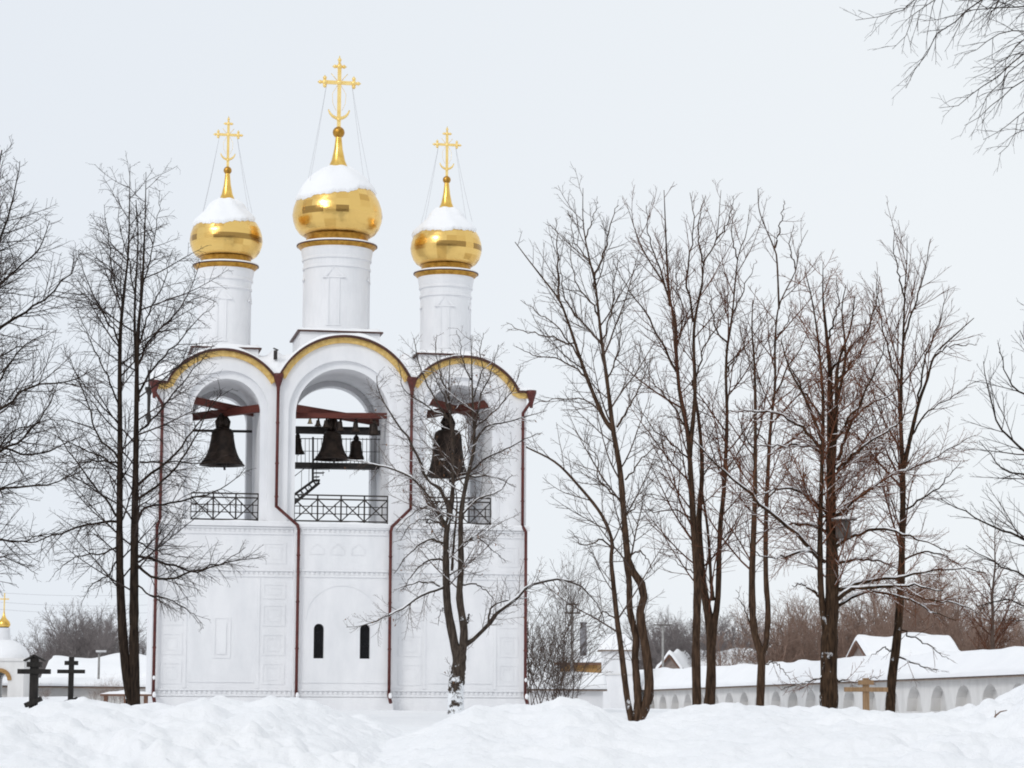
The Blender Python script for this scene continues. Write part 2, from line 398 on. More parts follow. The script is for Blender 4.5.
def ground():
    th = np.concatenate([np.linspace(-180, -40, 36)[:-1], np.linspace(-40, -13.5, 60)[:-1], np.linspace(-13.5, 13.5, 640)[:-1], np.linspace(13.5, 40, 60)[:-1], np.linspace(40, 180, 36)])
    th = np.radians(th)
    rr = np.concatenate([[0.3, 1.5, 3, 4.5], np.linspace(6, 13, 40)[:-1], np.linspace(13, 24, 330)[:-1], np.geomspace(24, 120, 170)[:-1], np.geomspace(120, 3000, 45)])
    TH, RR = np.meshgrid(th, rr)
    X = RR * np.sin(TH); Y = RR * np.cos(TH)
    Z = np.where(Y > 4, gh(X, np.maximum(Y, 4)), -1.25 + 0.04 * fbm(X / 2, Y / 2, 3, 3))
    me = bpy.data.meshes.new('snow_ground')
    nv = X.size; R, C = X.shape
    co = np.stack([X, Y, Z], -1).reshape(-1, 3).astype(np.float32)
    i = (np.arange(R - 1)[:, None] * C + np.arange(C - 1)[None, :]).ravel()
    q = np.stack([i, i + C, i + C + 1, i + 1], 1)
    fill_mesh(me, co, q, True)
    o = link_mesh('snow_ground', me, 'snow')
    o['kind'] = 'structure'; o['label'] = 'deep white snow cover with a ploughed bank in front'

def fill_mesh(me, co, quads, smooth=True):
    me.vertices.add(len(co)); me.vertices.foreach_set('co', np.ascontiguousarray(co, np.float32).ravel())
    me.loops.add(quads.size); me.loops.foreach_set('vertex_index', np.ascontiguousarray(quads, np.int32).ravel())
    me.polygons.add(len(quads)); me.polygons.foreach_set('loop_start', np.arange(0, quads.size, 4, dtype=np.int32))
    me.polygons.foreach_set('use_smooth', np.full(len(quads), smooth))
    me.update(calc_edges=True)

ground()

# ------------------------------------------------------------------ trees
def tubes(P, R, S):
    """P (M,K,3), R (M,K) -> vertex and quad arrays of M tubes with S sides"""
    M, K, _ = P.shape
    T = np.gradient(P, axis=1); T /= np.linalg.norm(T, axis=2, keepdims=True) + 1e-9
    ref = np.where(np.abs(T[..., 2:3]) > 0.9, np.array([1., 0.13, 0]), np.array([0.11, 0, 1.]))
    ref = np.broadcast_to(ref[:, :1] if True else ref, T.shape)
    A = np.cross(T, ref); A /= np.linalg.norm(A, axis=2, keepdims=True) + 1e-9
    B = np.cross(T, A)
    an = np.arange(S) * 2 * PI / S
    V = P[:, :, None, :] + R[:, :, None, None] * (A[:, :, None, :] * np.cos(an)[None, None, :, None] + B[:, :, None, :] * np.sin(an)[None, None, :, None])
    base = (np.arange(M) * K * S)[:, None, None] + (np.arange(K - 1) * S)[None, :, None]
    j = np.arange(S)[None, None, :]; j2 = (np.arange(S) + 1) % S
    a = base + j; b = base + j2[None, None, :]
    Q = np.stack([a, b, b + S, a + S], -1).reshape(-1, 4)
    return V.reshape(-1, 3), Q

def mesh_from(groups, name):
    vs, qs, off = [], [], 0
    for P, R, S in groups:
        if len(P) == 0: continue
        V, Q = tubes(P, R, S); vs.append(V); qs.append(Q + off); off += len(V)
    me = bpy.data.meshes.new(name)
    if vs: fill_mesh(me, np.concatenate(vs), np.concatenate(qs), True)
    return me

def resample(pts, rad, K):
    """smooth resampling of a traced polyline"""
    pts = np.array(pts, float); rad = np.array(rad, float); n = len(pts)
    if n == 2:
        t = np.linspace(0, 1, K)[:, None]; return pts[0] * (1 - t) + pts[1] * t, np.interp(np.linspace(0, 1, K), [0, 1], rad)
    Q = np.vstack([2 * pts[0] - pts[1], pts, 2 * pts[-1] - pts[-2]])
    d = np.concatenate([[0], np.cumsum(np.linalg.norm(np.diff(pts, axis=0), axis=1))]); d /= d[-1]
    out = []
    for t in np.linspace(0, 1, K):
        i = min(np.searchsorted(d, t, 'right') - 1, n - 2); u = (t - d[i]) / (d[i + 1] - d[i] + 1e-9)
        p0, p1, p2, p3 = Q[i], Q[i + 1], Q[i + 2], Q[i + 3]
        out.append(0.5 * ((2 * p1) + (-p0 + p2) * u + (2 * p0 - 5 * p1 + 4 * p2 - p3) * u * u + (-p0 + 3 * p1 - 3 * p2 + p3) * u ** 3))
    return np.array(out), np.interp(np.linspace(0, 1, K), d, rad)

def sprout(rng, P, R, spacing, start, ang, lmin, lmax, lfrac, K, up, wig, rk, rmin, az_bias=None, tipboost=0.0):
    """children of every branch in P: returns P2 (M2,K,3), R2"""
    M, KP, _ = P.shape
    seg = np.linalg.norm(np.diff(P, axis=1), axis=2); cum = np.concatenate([np.zeros((M, 1)), np.cumsum(seg, 1)], 1); L = cum[:, -1]
    cnt = np.maximum(0, np.round(L * (1 - start) / spacing + rng.uniform(-0.4, 0.4, M))).astype(int)
    idx = np.repeat(np.arange(M), cnt); n = len(idx)
    if n == 0: return np.zeros((0, K, 3)), np.zeros((0, K))
    order = np.concatenate([np.arange(c) for c in cnt if c > 0])
    f = start + (1 - start) * (order + rng.uniform(0.1, 0.9, n)) / cnt[idx]
    f = np.clip(f, 0, 0.985)
    k = f * (KP - 1); k0 = np.minimum(k.astype(int), KP - 2); u = (k - k0)[:, None]
    p = P[idx, k0] * (1 - u) + P[idx, k0 + 1] * u
    r = R[idx, k0] * (1 - u[:, 0]) + R[idx, k0 + 1] * u[:, 0]
    t = P[idx, k0 + 1] - P[idx, k0]; t /= np.linalg.norm(t, axis=1)[:, None] + 1e-9
    rnd = rng.normal(size=(n, 3)); rnd -= (rnd * t).sum(1)[:, None] * t; 
    rnd /= np.linalg.norm(rnd, axis=1)[:, None] + 1e-9
    if az_bias is not None:
        rnd += az_bias; rnd -= (rnd * t).sum(1)[:, None] * t; rnd /= np.linalg.norm(rnd, axis=1)[:, None] + 1e-9
    a = np.radians(ang) * rng.uniform(0.7, 1.25, n)
    d = t * np.cos(a)[:, None] + rnd * np.sin(a)[:, None]
    ln = np.clip(lfrac * (L[idx] * (1 - f) + 0.15 * L[idx]) * rng.uniform(0.55, 1.25, n), lmin, lmax) * rng.uniform(0.8, 1.1, n)
    r0 = np.minimum(r * 0.75, rk * ln ** 1.1 + rmin)
    P2 = np.zeros((n, K, 3)); P2[:, 0] = p
    step = (ln / (K - 1))[:, None]
    for q in range(1, K):
        P2[:, q] = P2[:, q - 1] + d * step
        d = d + np.array([0, 0, 1.0]) * up + rng.normal(size=(n, 3)) * wig
        d /= np.linalg.norm(d, axis=1)[:, None]
    tt = np.linspace(0, 1, K)[None, :]
    R2 = r0[:, None] * (1 - tt) + np.minimum(rmin, r0)[:, None] * tt
    return P2, R2

def snow_on(rng, P, R, amount, minr=0.012, maxslope=0.72):
    """ridges of snow lying on the upper side of limbs"""
    T = np.gradient(P, axis=1); T /= np.linalg.norm(T, axis=2, keepdims=True) + 1e-9
    M, K, _ = P.shape
    g = rng.uniform(0, 1, (M, K)); g = (g + np.roll(g, 1, 1)) / 2
    ok = (np.abs(T[..., 2]) < maxslope) & (R > minr) & (g > 0.62 - 0.5 * amount)
    w = np.where(ok, R * (0.5 + 0.35 * g) + 0.004, 0.0)
    w[:, 0] = 0; w[:, -1] = 0
    keep = w.max(1) > 0
    C = P.copy(); C[..., 2] += R * 0.72 + w * 0.2
    return C[keep], np.maximum(w[keep], 0.0005)

def build_tree(name, label, D, stems, limbs, twig, mats, seed, base=None, snow=0.0, group=None, cat='bare tree', depth=0.45, trunk_sides=10, leaves=0):
    """stems / limbs: lists of (pixel polyline, first width px, last width px); every one becomes a tapered 3-D branch at its own depth."""
    rng = np.random.default_rng(seed)
    sc = D / F
    bx, by = stems[0][0][0]
    b0 = at(bx, by, D); gz = float(gh(b0[0], b0[1]))
    b0[2] = min(b0[2], gz) - 0.05 if base is None else base
    root = empty(name, label, cat, tuple(b0), 0, group)
    known = []      # (px, py, depth) of everything already traced
    def trace(pl, w0, w1, K, first_depth, spread):
        pl = [np.array(p, float) for p in pl]
        d = np.concatenate([[0], np.cumsum([np.linalg.norm(pl[i + 1] - pl[i]) for i in range(len(pl) - 1)])])
        de = first_depth + rng.choice([-1, 1]) * rng.uniform(0.35, 1.0) * spread * d[-1] * sc
        ds = first_depth + (de - first_depth) * d / max(d[-1], 1e-6)
        w = np.interp(d, [0, d[-1]], [w0, w1])
        P3 = [at(p[0], p[1], dd) for p, dd in zip(pl, ds)]
        for p, dd in zip(pl, ds): known.append((p[0], p[1], dd))
        for i in range(len(pl) - 1):
            for u in (0.25, 0.5, 0.75):
                q = pl[i] * (1 - u) + pl[i + 1] * u; known.append((q[0], q[1], ds[i] * (1 - u) + ds[i + 1] * u))
        return resample(P3, w * sc / 2, K)
    def depth_at(p):
        if not known: return D
        a = np.array(known); i = np.argmin((a[:, 0] - p[0]) ** 2 + (a[:, 1] - p[1]) ** 2); return a[i, 2]
    SP, SR, LP, LR = [], [], [], []
    for k, (pl, w0, w1) in enumerate(stems):
        P, R = trace(pl, w0, w1, 40, D if k == 0 else depth_at(pl[0]), 0.06)
        if abs(pl[0][1] - by) < 14:       # it stands in the ground: root flare, buried foot
            foot = P[0].copy(); foot[2] = gz - 0.45
            P = np.vstack([foot, P]); R = np.concatenate([[R[0] * 1.35], R])
        else:
            P = np.vstack([P[0] - (P[1] - P[0]) * .3, P]); R = np.concatenate([[R[0]], R])
        R = R * (1 + 0.05 * rng.normal(size=len(R)))
        SP.append(P); SR.append(R)
    for (pl, w0, w1) in limbs:
        P, R = trace(pl, w0, w1, 16, depth_at(pl[0]), depth)
        jit = rng.normal(size=P.shape) * 0.02; jit[0] = 0
        LP.append(P + jit); LR.append(R)
    SP = np.array(SP); SR = np.array(SR)
    LP = np.array(LP) if LP else np.zeros((0, 16, 3)); LR = np.array(LR) if len(LR) else np.zeros((0, 16))
    O = b0[None, None, :]
    g1, snowg = [], []
    # side branches growing from the stems, then twigs on twigs
    s = twig
    P1, R1 = sprout(rng, SP, SR, s['sp'][0], s.get('start', 0.3), s['ang'][0], s['len'][0][0], s['len'][0][1], s['lf'][0], 9, s['up'][0], s['wig'], s['rk'], s['rmin'] * 1.5)
    A = [(LP, LR)] if len(LP) else []
    A.append((P1, R1))
    lv2 = []
    for P, R in A:
        lv2.append(sprout(rng, P, R, s['sp'][1], 0.12, s['ang'][1], s['len'][1][0], s['len'][1][1], s['lf'][1], 7, s['up'][1], s['wig'] * 1.2, s['rk'], s['rmin'] * 1.2))
    P2 = np.concatenate([x[0] for x in lv2]); R2 = np.concatenate([x[1] for x in lv2])
    P3, R3 = sprout(rng, P2, R2, s['sp'][2], 0.1, s['ang'][2], s['len'][2][0], s['len'][2][1], s['lf'][2], 5, s['up'][2], s['wig'] * 1.3, s['rk'], s['rmin'])
    g1 += [(P1 - O, R1, 5), (P2 - O, R2, 4), (P3 - O, R3, 3)]
    if len(s['sp']) > 3:
        P4, R4 = sprout(rng, P3, R3, s['sp'][3], 0.15, s['ang'][2], s['len'][3][0], s['len'][3][1], 0.6, 4, s['up'][2], s['wig'] * 1.3, s['rk'], s['rmin'])
        g1.append((P4 - O, R4, 3))
    link_mesh('trunk', mesh_from([(SP - O, SR, trunk_sides)] + ([(LP - O, LR, 7)] if len(LP) else []), 'trunk'), mats[0], root)
    link_mesh('crown', mesh_from(g1, 'crown'), mats[1], root)
    if snow > 0:
        if len(LP): snowg.append((*snow_on(rng, LP - O, LR, snow), 6))
        snowg.append((*snow_on(rng, P1 - O, R1, snow * 0.8, 0.009), 5))
        snowg.append((*snow_on(rng, P2 - O, R2, snow * 0.55, 0.006), 4))
        link_mesh('snow', mesh_from(snowg, 'snow'), 'roof_snow', root)
    if leaves:      # withered leaves and seed clusters left hanging
        tips = P3[rng.integers(0, len(P3), leaves), -1] - O[0]
        n = len(tips); a = rng.normal(size=(n, 3)); a /= np.linalg.norm(a, axis=1)[:, None]
        b = np.cross(a, rng.normal(size=(n, 3))); b /= np.linalg.norm(b, axis=1)[:, None]
        w = rng.uniform(0.025, 0.06, n)[:, None]
        V = np.stack([tips - a * w, tips - b * w * .5 + [0, 0, -.02], tips + a * w + [0, 0, -.05], tips + b * w * .5], 1).reshape(-1, 3)
        me = bpy.data.meshes.new('leaf'); fill_mesh(me, V, np.arange(4 * n).reshape(-1, 4), False)
        link_mesh('dry_leaves', me, 'dry_leaf', root)
    return root, b0

# twig recipes: sp spacing (m) per level, ang branching angle, len clamp per level, lf share of the parent left, up tropism
TW_ASCEND = dict(sp=(.26, .13, .09), start=.30, ang=(42, 44, 42), len=((.4, 3.0), (.15, 1.1), (.10, .45)), lf=(.42, .5, .55), up=(.045, .03, .02), wig=.045, rk=.0065, rmin=.0030)
TW_DROOP = dict(sp=(.36, .15, .10), start=.22, ang=(58, 50, 48), len=((.5, 2.6), (.2, 1.2), (.12, .55)), lf=(.40, .5, .6), up=(.03, -.03, -.10), wig=.045, rk=.0065, rmin=.0030)
TW_SPARSE = dict(sp=(.42, .19, .12), start=.28, ang=(44, 42, 40), len=((.5, 2.8), (.2, 1.2), (.12, .5)), lf=(.40, .55, .55), up=(.065, .04, .03), wig=.05, rk=.0065, rmin=.0030)
TW_RED = dict(sp=(.22, .11, .07), start=.25, ang=(48, 44, 44), len=((.5, 2.6), (.2, 1.0), (.10, .45)), lf=(.36, .5, .55), up=(.05, .04, .03), wig=.045, rk=.0065, rmin=.0032)
TW_FRUIT = dict(sp=(.38, .17, .115), start=.22, ang=(62, 55, 52), len=((.7, 2.8), (.3, 1.2), (.12, .5)), lf=(.45, .5, .55), up=(.05, .03, .03), wig=.09, rk=.0065, rmin=.0034)
TW_FAN = dict(sp=(.45, .21, .14), start=.30, ang=(36, 34, 32), len=((.5, 3.6), (.2, 1.5), (.12, .6)), lf=(.5, .55, .55), up=(.035, .015, .01), wig=.045, rk=.0065, rmin=.0030)
BARKS = ('bark_dark', 'twig_dark')

# tall double-stemmed tree left of the tower
build_tree('bare_tree', 'tall dark twin-trunk bare tree standing before the tower\'s left corner', 62,
    [([(135, 709), (134, 640), (134.5, 540), (136, 450), (137.5, 345), (142, 290), (145, 222), (146, 172)], 11.5, .5),
     ([(131, 707), (124, 650), (120.5, 590), (119.5, 540), (120, 450), (120, 345), (124, 293), (128.5, 249), (130, 164)], 10.5, .5),
     ([(138, 400), (135, 340), (135, 300), (138, 240), (136, 200)], 4, .8)],
    [([(138, 485), (155, 470), (175, 455), (202, 419), (222, 392)], 3.2, .7), ([(138, 499), (155, 487), (175, 468), (197, 433), (212, 400)], 3, .7),
     ([(138, 520), (142, 510), (156, 505), (189, 499), (219, 489), (246, 468)], 2.8, .6), ([(137, 556), (160, 562), (185, 569), (199, 571), (218, 565), (245, 548)], 3, .6),
     ([(137, 565), (145, 573), (157, 579), (179, 577), (202, 568), (240, 560), (265, 557)], 3, .6), ([(140, 462), (165, 462), (200, 463), (232, 460)], 2, .5),
     ([(119, 465), (100, 460), (85, 462), (50, 464)], 2.4, .5), ([(119, 460), (108, 446), (96, 433), (85, 395), (63, 345)], 2.4, .5), ([(119, 405), (105, 370), (92, 345), (75, 300)], 2, .5),
     ([(120, 350), (113, 330), (96, 300), (82, 271), (79, 249)], 2.2, .5), ([(119, 522), (98, 523), (71, 529), (33, 541), (-5, 541)], 2.8, .6), ([(120, 520), (102, 495), (85, 474), (62, 440), (46, 414)], 2.6, .5),
     ([(120, 470), (98, 455), (70, 443), (40, 428)], 2, .5), ([(120, 545), (100, 553), (75, 558), (52, 575)], 2.2, .5), ([(120, 555), (108, 575), (92, 585), (80, 605)], 1.8, .4),
     ([(138, 395), (152, 370), (170, 350), (195, 322), (215, 305)], 2.6, .5), ([(138, 365), (150, 340), (172, 318), (190, 290), (200, 262)], 2.4, .5), ([(139, 345), (150, 310), (163, 285), (172, 250)], 2, .5),
     ([(140, 430), (160, 410), (185, 380), (214, 345)], 2.4, .5), ([(120, 300), (112, 270), (108, 235), (104, 205)], 1.8, .4), ([(136, 300), (128, 262), (120, 225), (118, 190)], 1.6, .4), ([(143, 285), (152, 250), (158, 215), (160, 190)], 1.6, .4),
     ([(137, 585), (152, 596), (170, 600), (190, 612), (204, 628)], 1.9, .4), ([(135, 540), (150, 548), (172, 556), (200, 558)], 1.8, .4)],
    TW_DROOP, BARKS, 11, depth=.5)

# neighbour whose trunk stands outside the picture on the left
build_tree('bare_tree', 'broad bare tree whose twiggy boughs reach in at the left edge', 50,
    [([(-70, 716), (-66, 560), (-62, 420), (-55, 300), (-48, 200), (-42, 110)], 20, 2), ([(-58, 380), (-35, 290), (-12, 210), (2, 150)], 8, 1.2)],
    [([(-58, 375), (0, 329), (41, 301), (71, 271), (79, 252)], 5, .7), ([(-57, 340), (0, 284), (33, 255), (52, 222)], 4.5, .7), ([(-50, 320), (-15, 265), (2, 235), (14, 195), (21, 162)], 4.5, .7),
     ([(-62, 450), (0, 410), (27, 389), (77, 378), (100, 366)], 4.5, .6), ([(-63, 480), (0, 452), (27, 436), (49, 403), (58, 380)], 4.5, .6), ([(-62, 460), (-10, 448), (36, 453), (60, 446), (85, 433)], 4, .6),
     ([(-64, 520), (0, 489), (44, 486), (70, 474), (85, 462)], 4, .6), ([(-64, 500), (-20, 478), (5, 440), (30, 425), (60, 420)], 3.5, .6), ([(-65, 560), (-10, 541), (25, 541), (60, 530)], 3.5, .6),
     ([(-60, 400), (-20, 372), (10, 350), (40, 345)], 4, .6), ([(-65, 590), (-20, 560), (10, 560), (40, 575)], 3, .5), ([(-55, 300), (-20, 240), (-5, 190), (-2, 140)], 3.5, .6), ([(-62, 430), (-15, 400), (20, 350), (50, 330)], 3.5, .6)],
    dict(TW_DROOP, sp=(.26,.11,.08), up=(.05, .05, -.02)), BARKS, 12, depth=.4)

# forked tree straight in front of the right bay, rime on its foot, snow on its limbs
build_tree('bare_tree', 'forked tree with snow-laden limbs and whitened foot before the right arch', 84,
    [([(456, 718), (456, 690), (459, 665), (460, 646)], 17.5, 13),
     ([(457, 656), (452, 632), (447, 600), (446, 545), (448, 522), (452, 500), (453, 470), (452, 430), (449, 395), (450, 355)], 9.5, .5),
     ([(462, 656), (464, 630), (459.5, 598), (461, 567), (461, 516), (467, 479), (474, 447), (473, 408), (472, 379), (471, 335)], 8.5, .5),
     ([(452, 570), (454, 540), (457, 505), (455, 485)], 3, 1)],
    [([(464, 646), (470, 643), (488, 623), (512, 601), (531, 585), (559, 579), (578, 585), (594, 599), (601, 614)], 5.5, .8), ([(487, 624), (489, 612), (494, 605), (514, 599), (530, 598)], 2.4, .6),
     ([(446, 526), (426, 493), (410, 477), (389, 468), (371, 464), (345, 458)], 4.2, .8), ([(450, 507), (441, 491), (426, 475), (413, 447), (395, 420), (380, 396), (376, 376)], 4, .8),
     ([(453, 455), (454, 431), (438, 404), (424, 379), (417, 355), (414, 338)], 3, .7), ([(452, 430), (446, 402), (436, 380), (428, 360)], 2.2, .6), ([(472, 440), (480, 400), (490, 374), (499, 345)], 2.4, .6),
     ([(446, 544), (428, 540), (408, 555), (394, 574)], 2.6, .6), ([(446, 590), (432, 583), (414, 584), (395, 590)], 2.6, .6), ([(446, 582), (441, 588), (414, 600), (391, 615), (369, 623), (347, 628)], 3, .6),
     ([(454, 481), (465, 477), (480, 476), (496, 477), (516, 487)], 2.8, .6), ([(474, 447), (485, 428), (504, 422), (528, 416), (546, 411)], 2.6, .6), ([(468, 475), (489, 457), (516, 444), (540, 432)], 2.4, .6),
     ([(461, 545), (475, 537), (490, 548), (506, 562)], 2, .5), ([(459, 585), (475, 584), (488, 592), (497, 606)], 2.2, .5), ([(461, 515), (478, 500), (497, 492), (512, 475)], 2.4, .6),
     ([(447, 560), (430, 560), (415, 572), (402, 590)], 2.4, .5), ([(452, 500), (430, 505), (410, 515), (396, 530)], 2.2, .5), ([(449, 400), (440, 372), (436, 352), (437, 335)], 1.8, .5), ([(471, 380), (462, 358), (460, 340), (456, 330)], 1.6, .5),
     ([(446, 600), (440, 615), (438, 626)], 1.4, .4), ([(462, 626), (467, 621), (469, 614)], 3, 2.2), ([(447, 530), (432, 520), (412, 524), (400, 540)], 2, .5), ([(451, 420), (420, 402), (404, 388), (398, 360)], 2, .5),
     ([(474, 430), (500, 405), (515, 385), (522, 365)], 2, .5), ([(472, 400), (482, 372), (480, 350), (484, 332)], 1.8, .5)],
    TW_FRUIT, ('bark_grey', 'twig_grey'), 13, snow=.55, depth=.5, leaves=260)

# tangled three-stemmed tree right of the tower
build_tree('bare_tree', 'crooked three-stemmed tree with twisting trunks right of the tower', 58,
    [([(639, 722), (648, 700), (649, 677), (645, 644), (640, 615), (644, 597), (641, 583), (632, 570), (628, 560), (624, 517), (620, 470), (613, 429), (608, 388), (605, 366), (601, 336), (596, 289), (594, 278), (587, 248), (583, 221), (583, 188)], 10, .5),
     ([(636, 722), (638, 700), (635, 658), (636, 638), (630, 611), (629, 580), (625, 557)], 8.5, 5.5),
     ([(632, 722), (627, 697), (621, 648), (617, 619), (613, 580), (611, 558), (612, 541), (601, 514), (577, 484), (555, 462), (526, 447)], 7, 1.5),
     ([(613, 430), (604, 418), (589, 383), (579, 355), (568, 322), (559, 300), (541, 276), (527, 258), (515, 242)], 5, .8)],
    [([(594, 278), (604, 254), (609, 229), (617, 204)], 2.6, .6), ([(559, 300), (557, 262), (556, 218)], 2.4, .6), ([(617, 427), (628, 410), (642, 380), (652, 358)], 2.4, .6), ([(603, 346), (582, 322), (568, 306), (561, 280), (560, 258)], 2.6, .6),
     ([(629, 556), (639, 552), (647, 558), (653, 570)], 2, .6), ([(577, 345), (556, 338), (528, 332), (506, 322)], 2, .5), ([(587, 378), (562, 360), (535, 356), (516, 345)], 2, .5), ([(600, 330), (596, 310), (575, 280), (570, 240)], 2.2, .5),
     ([(596, 290), (590, 262), (574, 240), (572, 215)], 2, .5), ([(608, 385), (618, 350), (622, 315), (628, 290)], 1.8, .5), ([(602, 340), (612, 310), (614, 280), (622, 250)], 1.8, .5), ([(625, 480), (634, 470), (645, 455), (668, 438)], 1.9, .5),
     ([(611, 548), (600, 540), (585, 545), (570, 530)], 2, .5), ([(614, 430), (590, 402), (560, 398), (535, 404)], 2, .5), ([(621, 500), (598, 480), (596, 455), (575, 432)], 2, .5), ([(624, 520), (640, 500), (652, 494), (668, 500)], 1.6, .4),
     ([(583, 362), (560, 330), (545, 318), (522, 300)], 2, .5), ([(617, 620), (606, 612), (600, 618), (599, 632)], 1.7, .4), ([(585, 240), (594, 215), (598, 196)], 1.6, .4)],
    TW_SPARSE, ('bark_brown', 'twig_grey'), 14, depth=.45)

# pair of tall straight trees
build_tree('bare_tree', 'tall slender tree with a straight trunk, left one of the close pair', 60,
    [([(697, 711), (696, 648), (697, 609), (697, 580), (693, 517), (690, 462), (687, 429), (680, 394), (678, 376), (674, 317), (670, 303), (664, 284), (642, 248), (626, 202)], 9.5, .45),
     ([(690, 455), (691, 440), (695, 394), (694, 330), (702, 284), (704, 262), (716, 240), (721, 190)], 5, .45), ([(670, 305), (667, 262), (664, 190)], 3, .7)],
    [([(677, 372), (659, 339), (645, 311), (631, 292), (614, 262)], 2.8, .6), ([(693, 322), (687, 276), (693, 229), (691, 192)], 2.6, .6), ([(665, 286), (650, 240), (646, 205)], 2, .6), ([(704, 265), (698, 230), (704, 196)], 2, .6),
     ([(690, 460), (668, 440), (650, 425), (632, 400)], 2, .5), ([(694, 520), (672, 510), (652, 512), (640, 500)], 1.8, .5), ([(688, 430), (668, 400), (652, 380), (638, 340)], 2, .5), ([(716, 240), (728, 222), (734, 196)], 1.8, .5),
     ([(676, 350), (684, 318), (676, 280), (678, 250)], 1.8, .5), ([(695, 380), (706, 345), (722, 320), (735, 290)], 2, .5), ([(690, 440), (680, 420), (660, 416)], 1.6, .5), ([(697, 575), (680, 565), (668, 555)], 1.5, .4)],
    TW_SPARSE, ('bark_brown', 'twig_red'), 15, depth=.45)
build_tree('bare_tree', 'tall slender tree forking low, right one of the close pair', 61,
    [([(709, 710), (711, 680), (711, 648), (709, 619), (704, 590), (701, 560), (699, 520), (702, 476), (701, 443), (697, 407), (692, 380)], 11, 2),
     ([(713, 642), (715, 619), (718, 596), (720, 530), (724, 489), (727, 421), (726, 380), (727, 350), (732, 317), (738, 257), (746, 235), (750, 205)], 6.5, .45),
     ([(713, 600), (711, 580), (708, 533), (702, 490)], 4, 2)],
    [([(728, 344), (716, 328), (711, 305), (708, 280)], 2.2, .5), ([(727, 372), (738, 355), (752, 344)], 2, .5), ([(724, 480), (736, 455), (752, 440)], 1.8, .5), ([(732, 318), (744, 290), (756, 262)], 1.8, .5), ([(720, 540), (735, 525), (745, 500)], 1.6, .5), ([(738, 260), (732, 235), (735, 210)], 1.6, .5), ([(702, 480), (715, 455), (726, 430)], 1.6, .5)],
    TW_SPARSE, ('bark_brown', 'twig_red'), 16, depth=.45)

# smaller forked tree
build_tree('bare_tree', 'thin tree forking in two just above the snowy wall roof', 60,
    [([(760, 708), (761, 680), (761, 655), (754, 629), (752, 580), (755, 489), (755, 380), (752, 330), (753, 300)], 9, 1),
     ([(761, 656), (766, 644), (768, 609), (766, 580), (766, 522), (770, 435), (775, 385), (775, 344), (779, 306), (796, 270), (799, 248), (808, 230)], 6.5, .45),
     ([(779, 308), (777, 262), (774, 248), (760, 213), (758, 190)], 2.2, .8)],
    [([(775, 248), (785, 200)], 2, .6), ([(772, 400), (786, 370), (800, 350), (812, 320)], 2.2, .5), ([(767, 500), (782, 480), (795, 450)], 1.8, .5), ([(754, 630), (745, 610), (736, 590)], 2, .5), ([(755, 450), (742, 430), (735, 400)], 1.8, .5), ([(765, 664), (774, 662), (782, 670), (791, 680)], 1.6, .5),
     ([(776, 340), (788, 320), (792, 300)], 1.6, .5), ([(753, 370), (744, 345), (740, 318)], 1.6, .5), ([(769, 450), (756, 425), (752, 400)], 1.6, .5), ([(796, 270), (790, 245), (794, 225)], 1.6, .5)],
    TW_SPARSE, ('bark_brown', 'twig_red'), 17, snow=.25, depth=.45)

# the stoutest tree, with the nest box
BIG_D = 56
big_tree, big_base = build_tree('bare_tree', 'stout dark tree with reddish twigs and a nest box on its trunk', BIG_D,
    [([(829, 711), (829, 650), (832, 600), (832, 560), (831, 517), (831, 462), (830, 410), (830, 371), (826, 330), (823, 298), (823, 262)], 18, .5),
     ([(826, 640), (821, 590), (820, 540), (822, 462), (823, 400), (818, 340), (812, 300), (806, 275)], 7, 1), ([(832, 480), (836, 420), (838, 366), (850, 330), (855, 296)], 6, 1), ([(822, 440), (806, 400), (790, 370), (781, 340)], 4, .8), ([(833, 420), (845, 360), (842, 310), (846, 285)], 4, .8)],
    [([(827, 514), (804, 495), (785, 489), (760, 494), (745, 500)], 4, .8), ([(824, 450), (799, 426), (777, 413), (744, 410), (722, 412)], 4, .8), ([(824, 456), (807, 446), (771, 446), (748, 444)], 3.4, .7), ([(826, 532), (807, 524), (771, 530), (752, 536)], 3.6, .7),
     ([(825, 562), (804, 552), (771, 559), (752, 550)], 4, .8), ([(820, 558), (812, 550), (780, 520), (744, 489), (715, 463), (692, 438)], 4.5, 1.2), ([(836, 517), (862, 495), (892, 476), (919, 465), (952, 448), (975, 434)], 4.5, .45),
     ([(833, 549), (851, 537), (881, 530), (919, 539), (950, 552)], 4.2, .8), ([(838, 564), (859, 559), (880, 561), (902, 570)], 3.6, .7), ([(838, 590), (872, 581), (908, 575), (955, 569), (985, 572)], 4.2, .8), ([(834, 602), (849, 590), (877, 587), (916, 586), (945, 592)], 5, 1),
     ([(838, 606), (862, 593), (898, 596), (930, 610), (955, 620)], 3.6, .7), ([(838, 460), (856, 415), (892, 394), (903, 383)], 4, .8), ([(837, 470), (874, 438), (897, 425), (915, 405)], 3.4, .7), ([(831, 371), (864, 333), (875, 308), (878, 285)], 3, .7),
     ([(824, 600), (806, 586), (792, 585)], 4, .8), ([(822, 420), (800, 385), (786, 360)], 3, .7), ([(828, 340), (838, 305), (836, 275)], 2.4, .6), ([(838, 380), (860, 352), (866, 320)], 2.6, .6), ([(835, 440), (862, 400), (880, 360), (888, 330)], 3, .7),
     ([(824, 676), (800, 683), (780, 690)], 2, .5), ([(836, 678), (856, 682), (880, 676)], 2, .5)],
    TW_RED, ('bark_big', 'twig_rust'), 18, snow=.8, depth=.5)

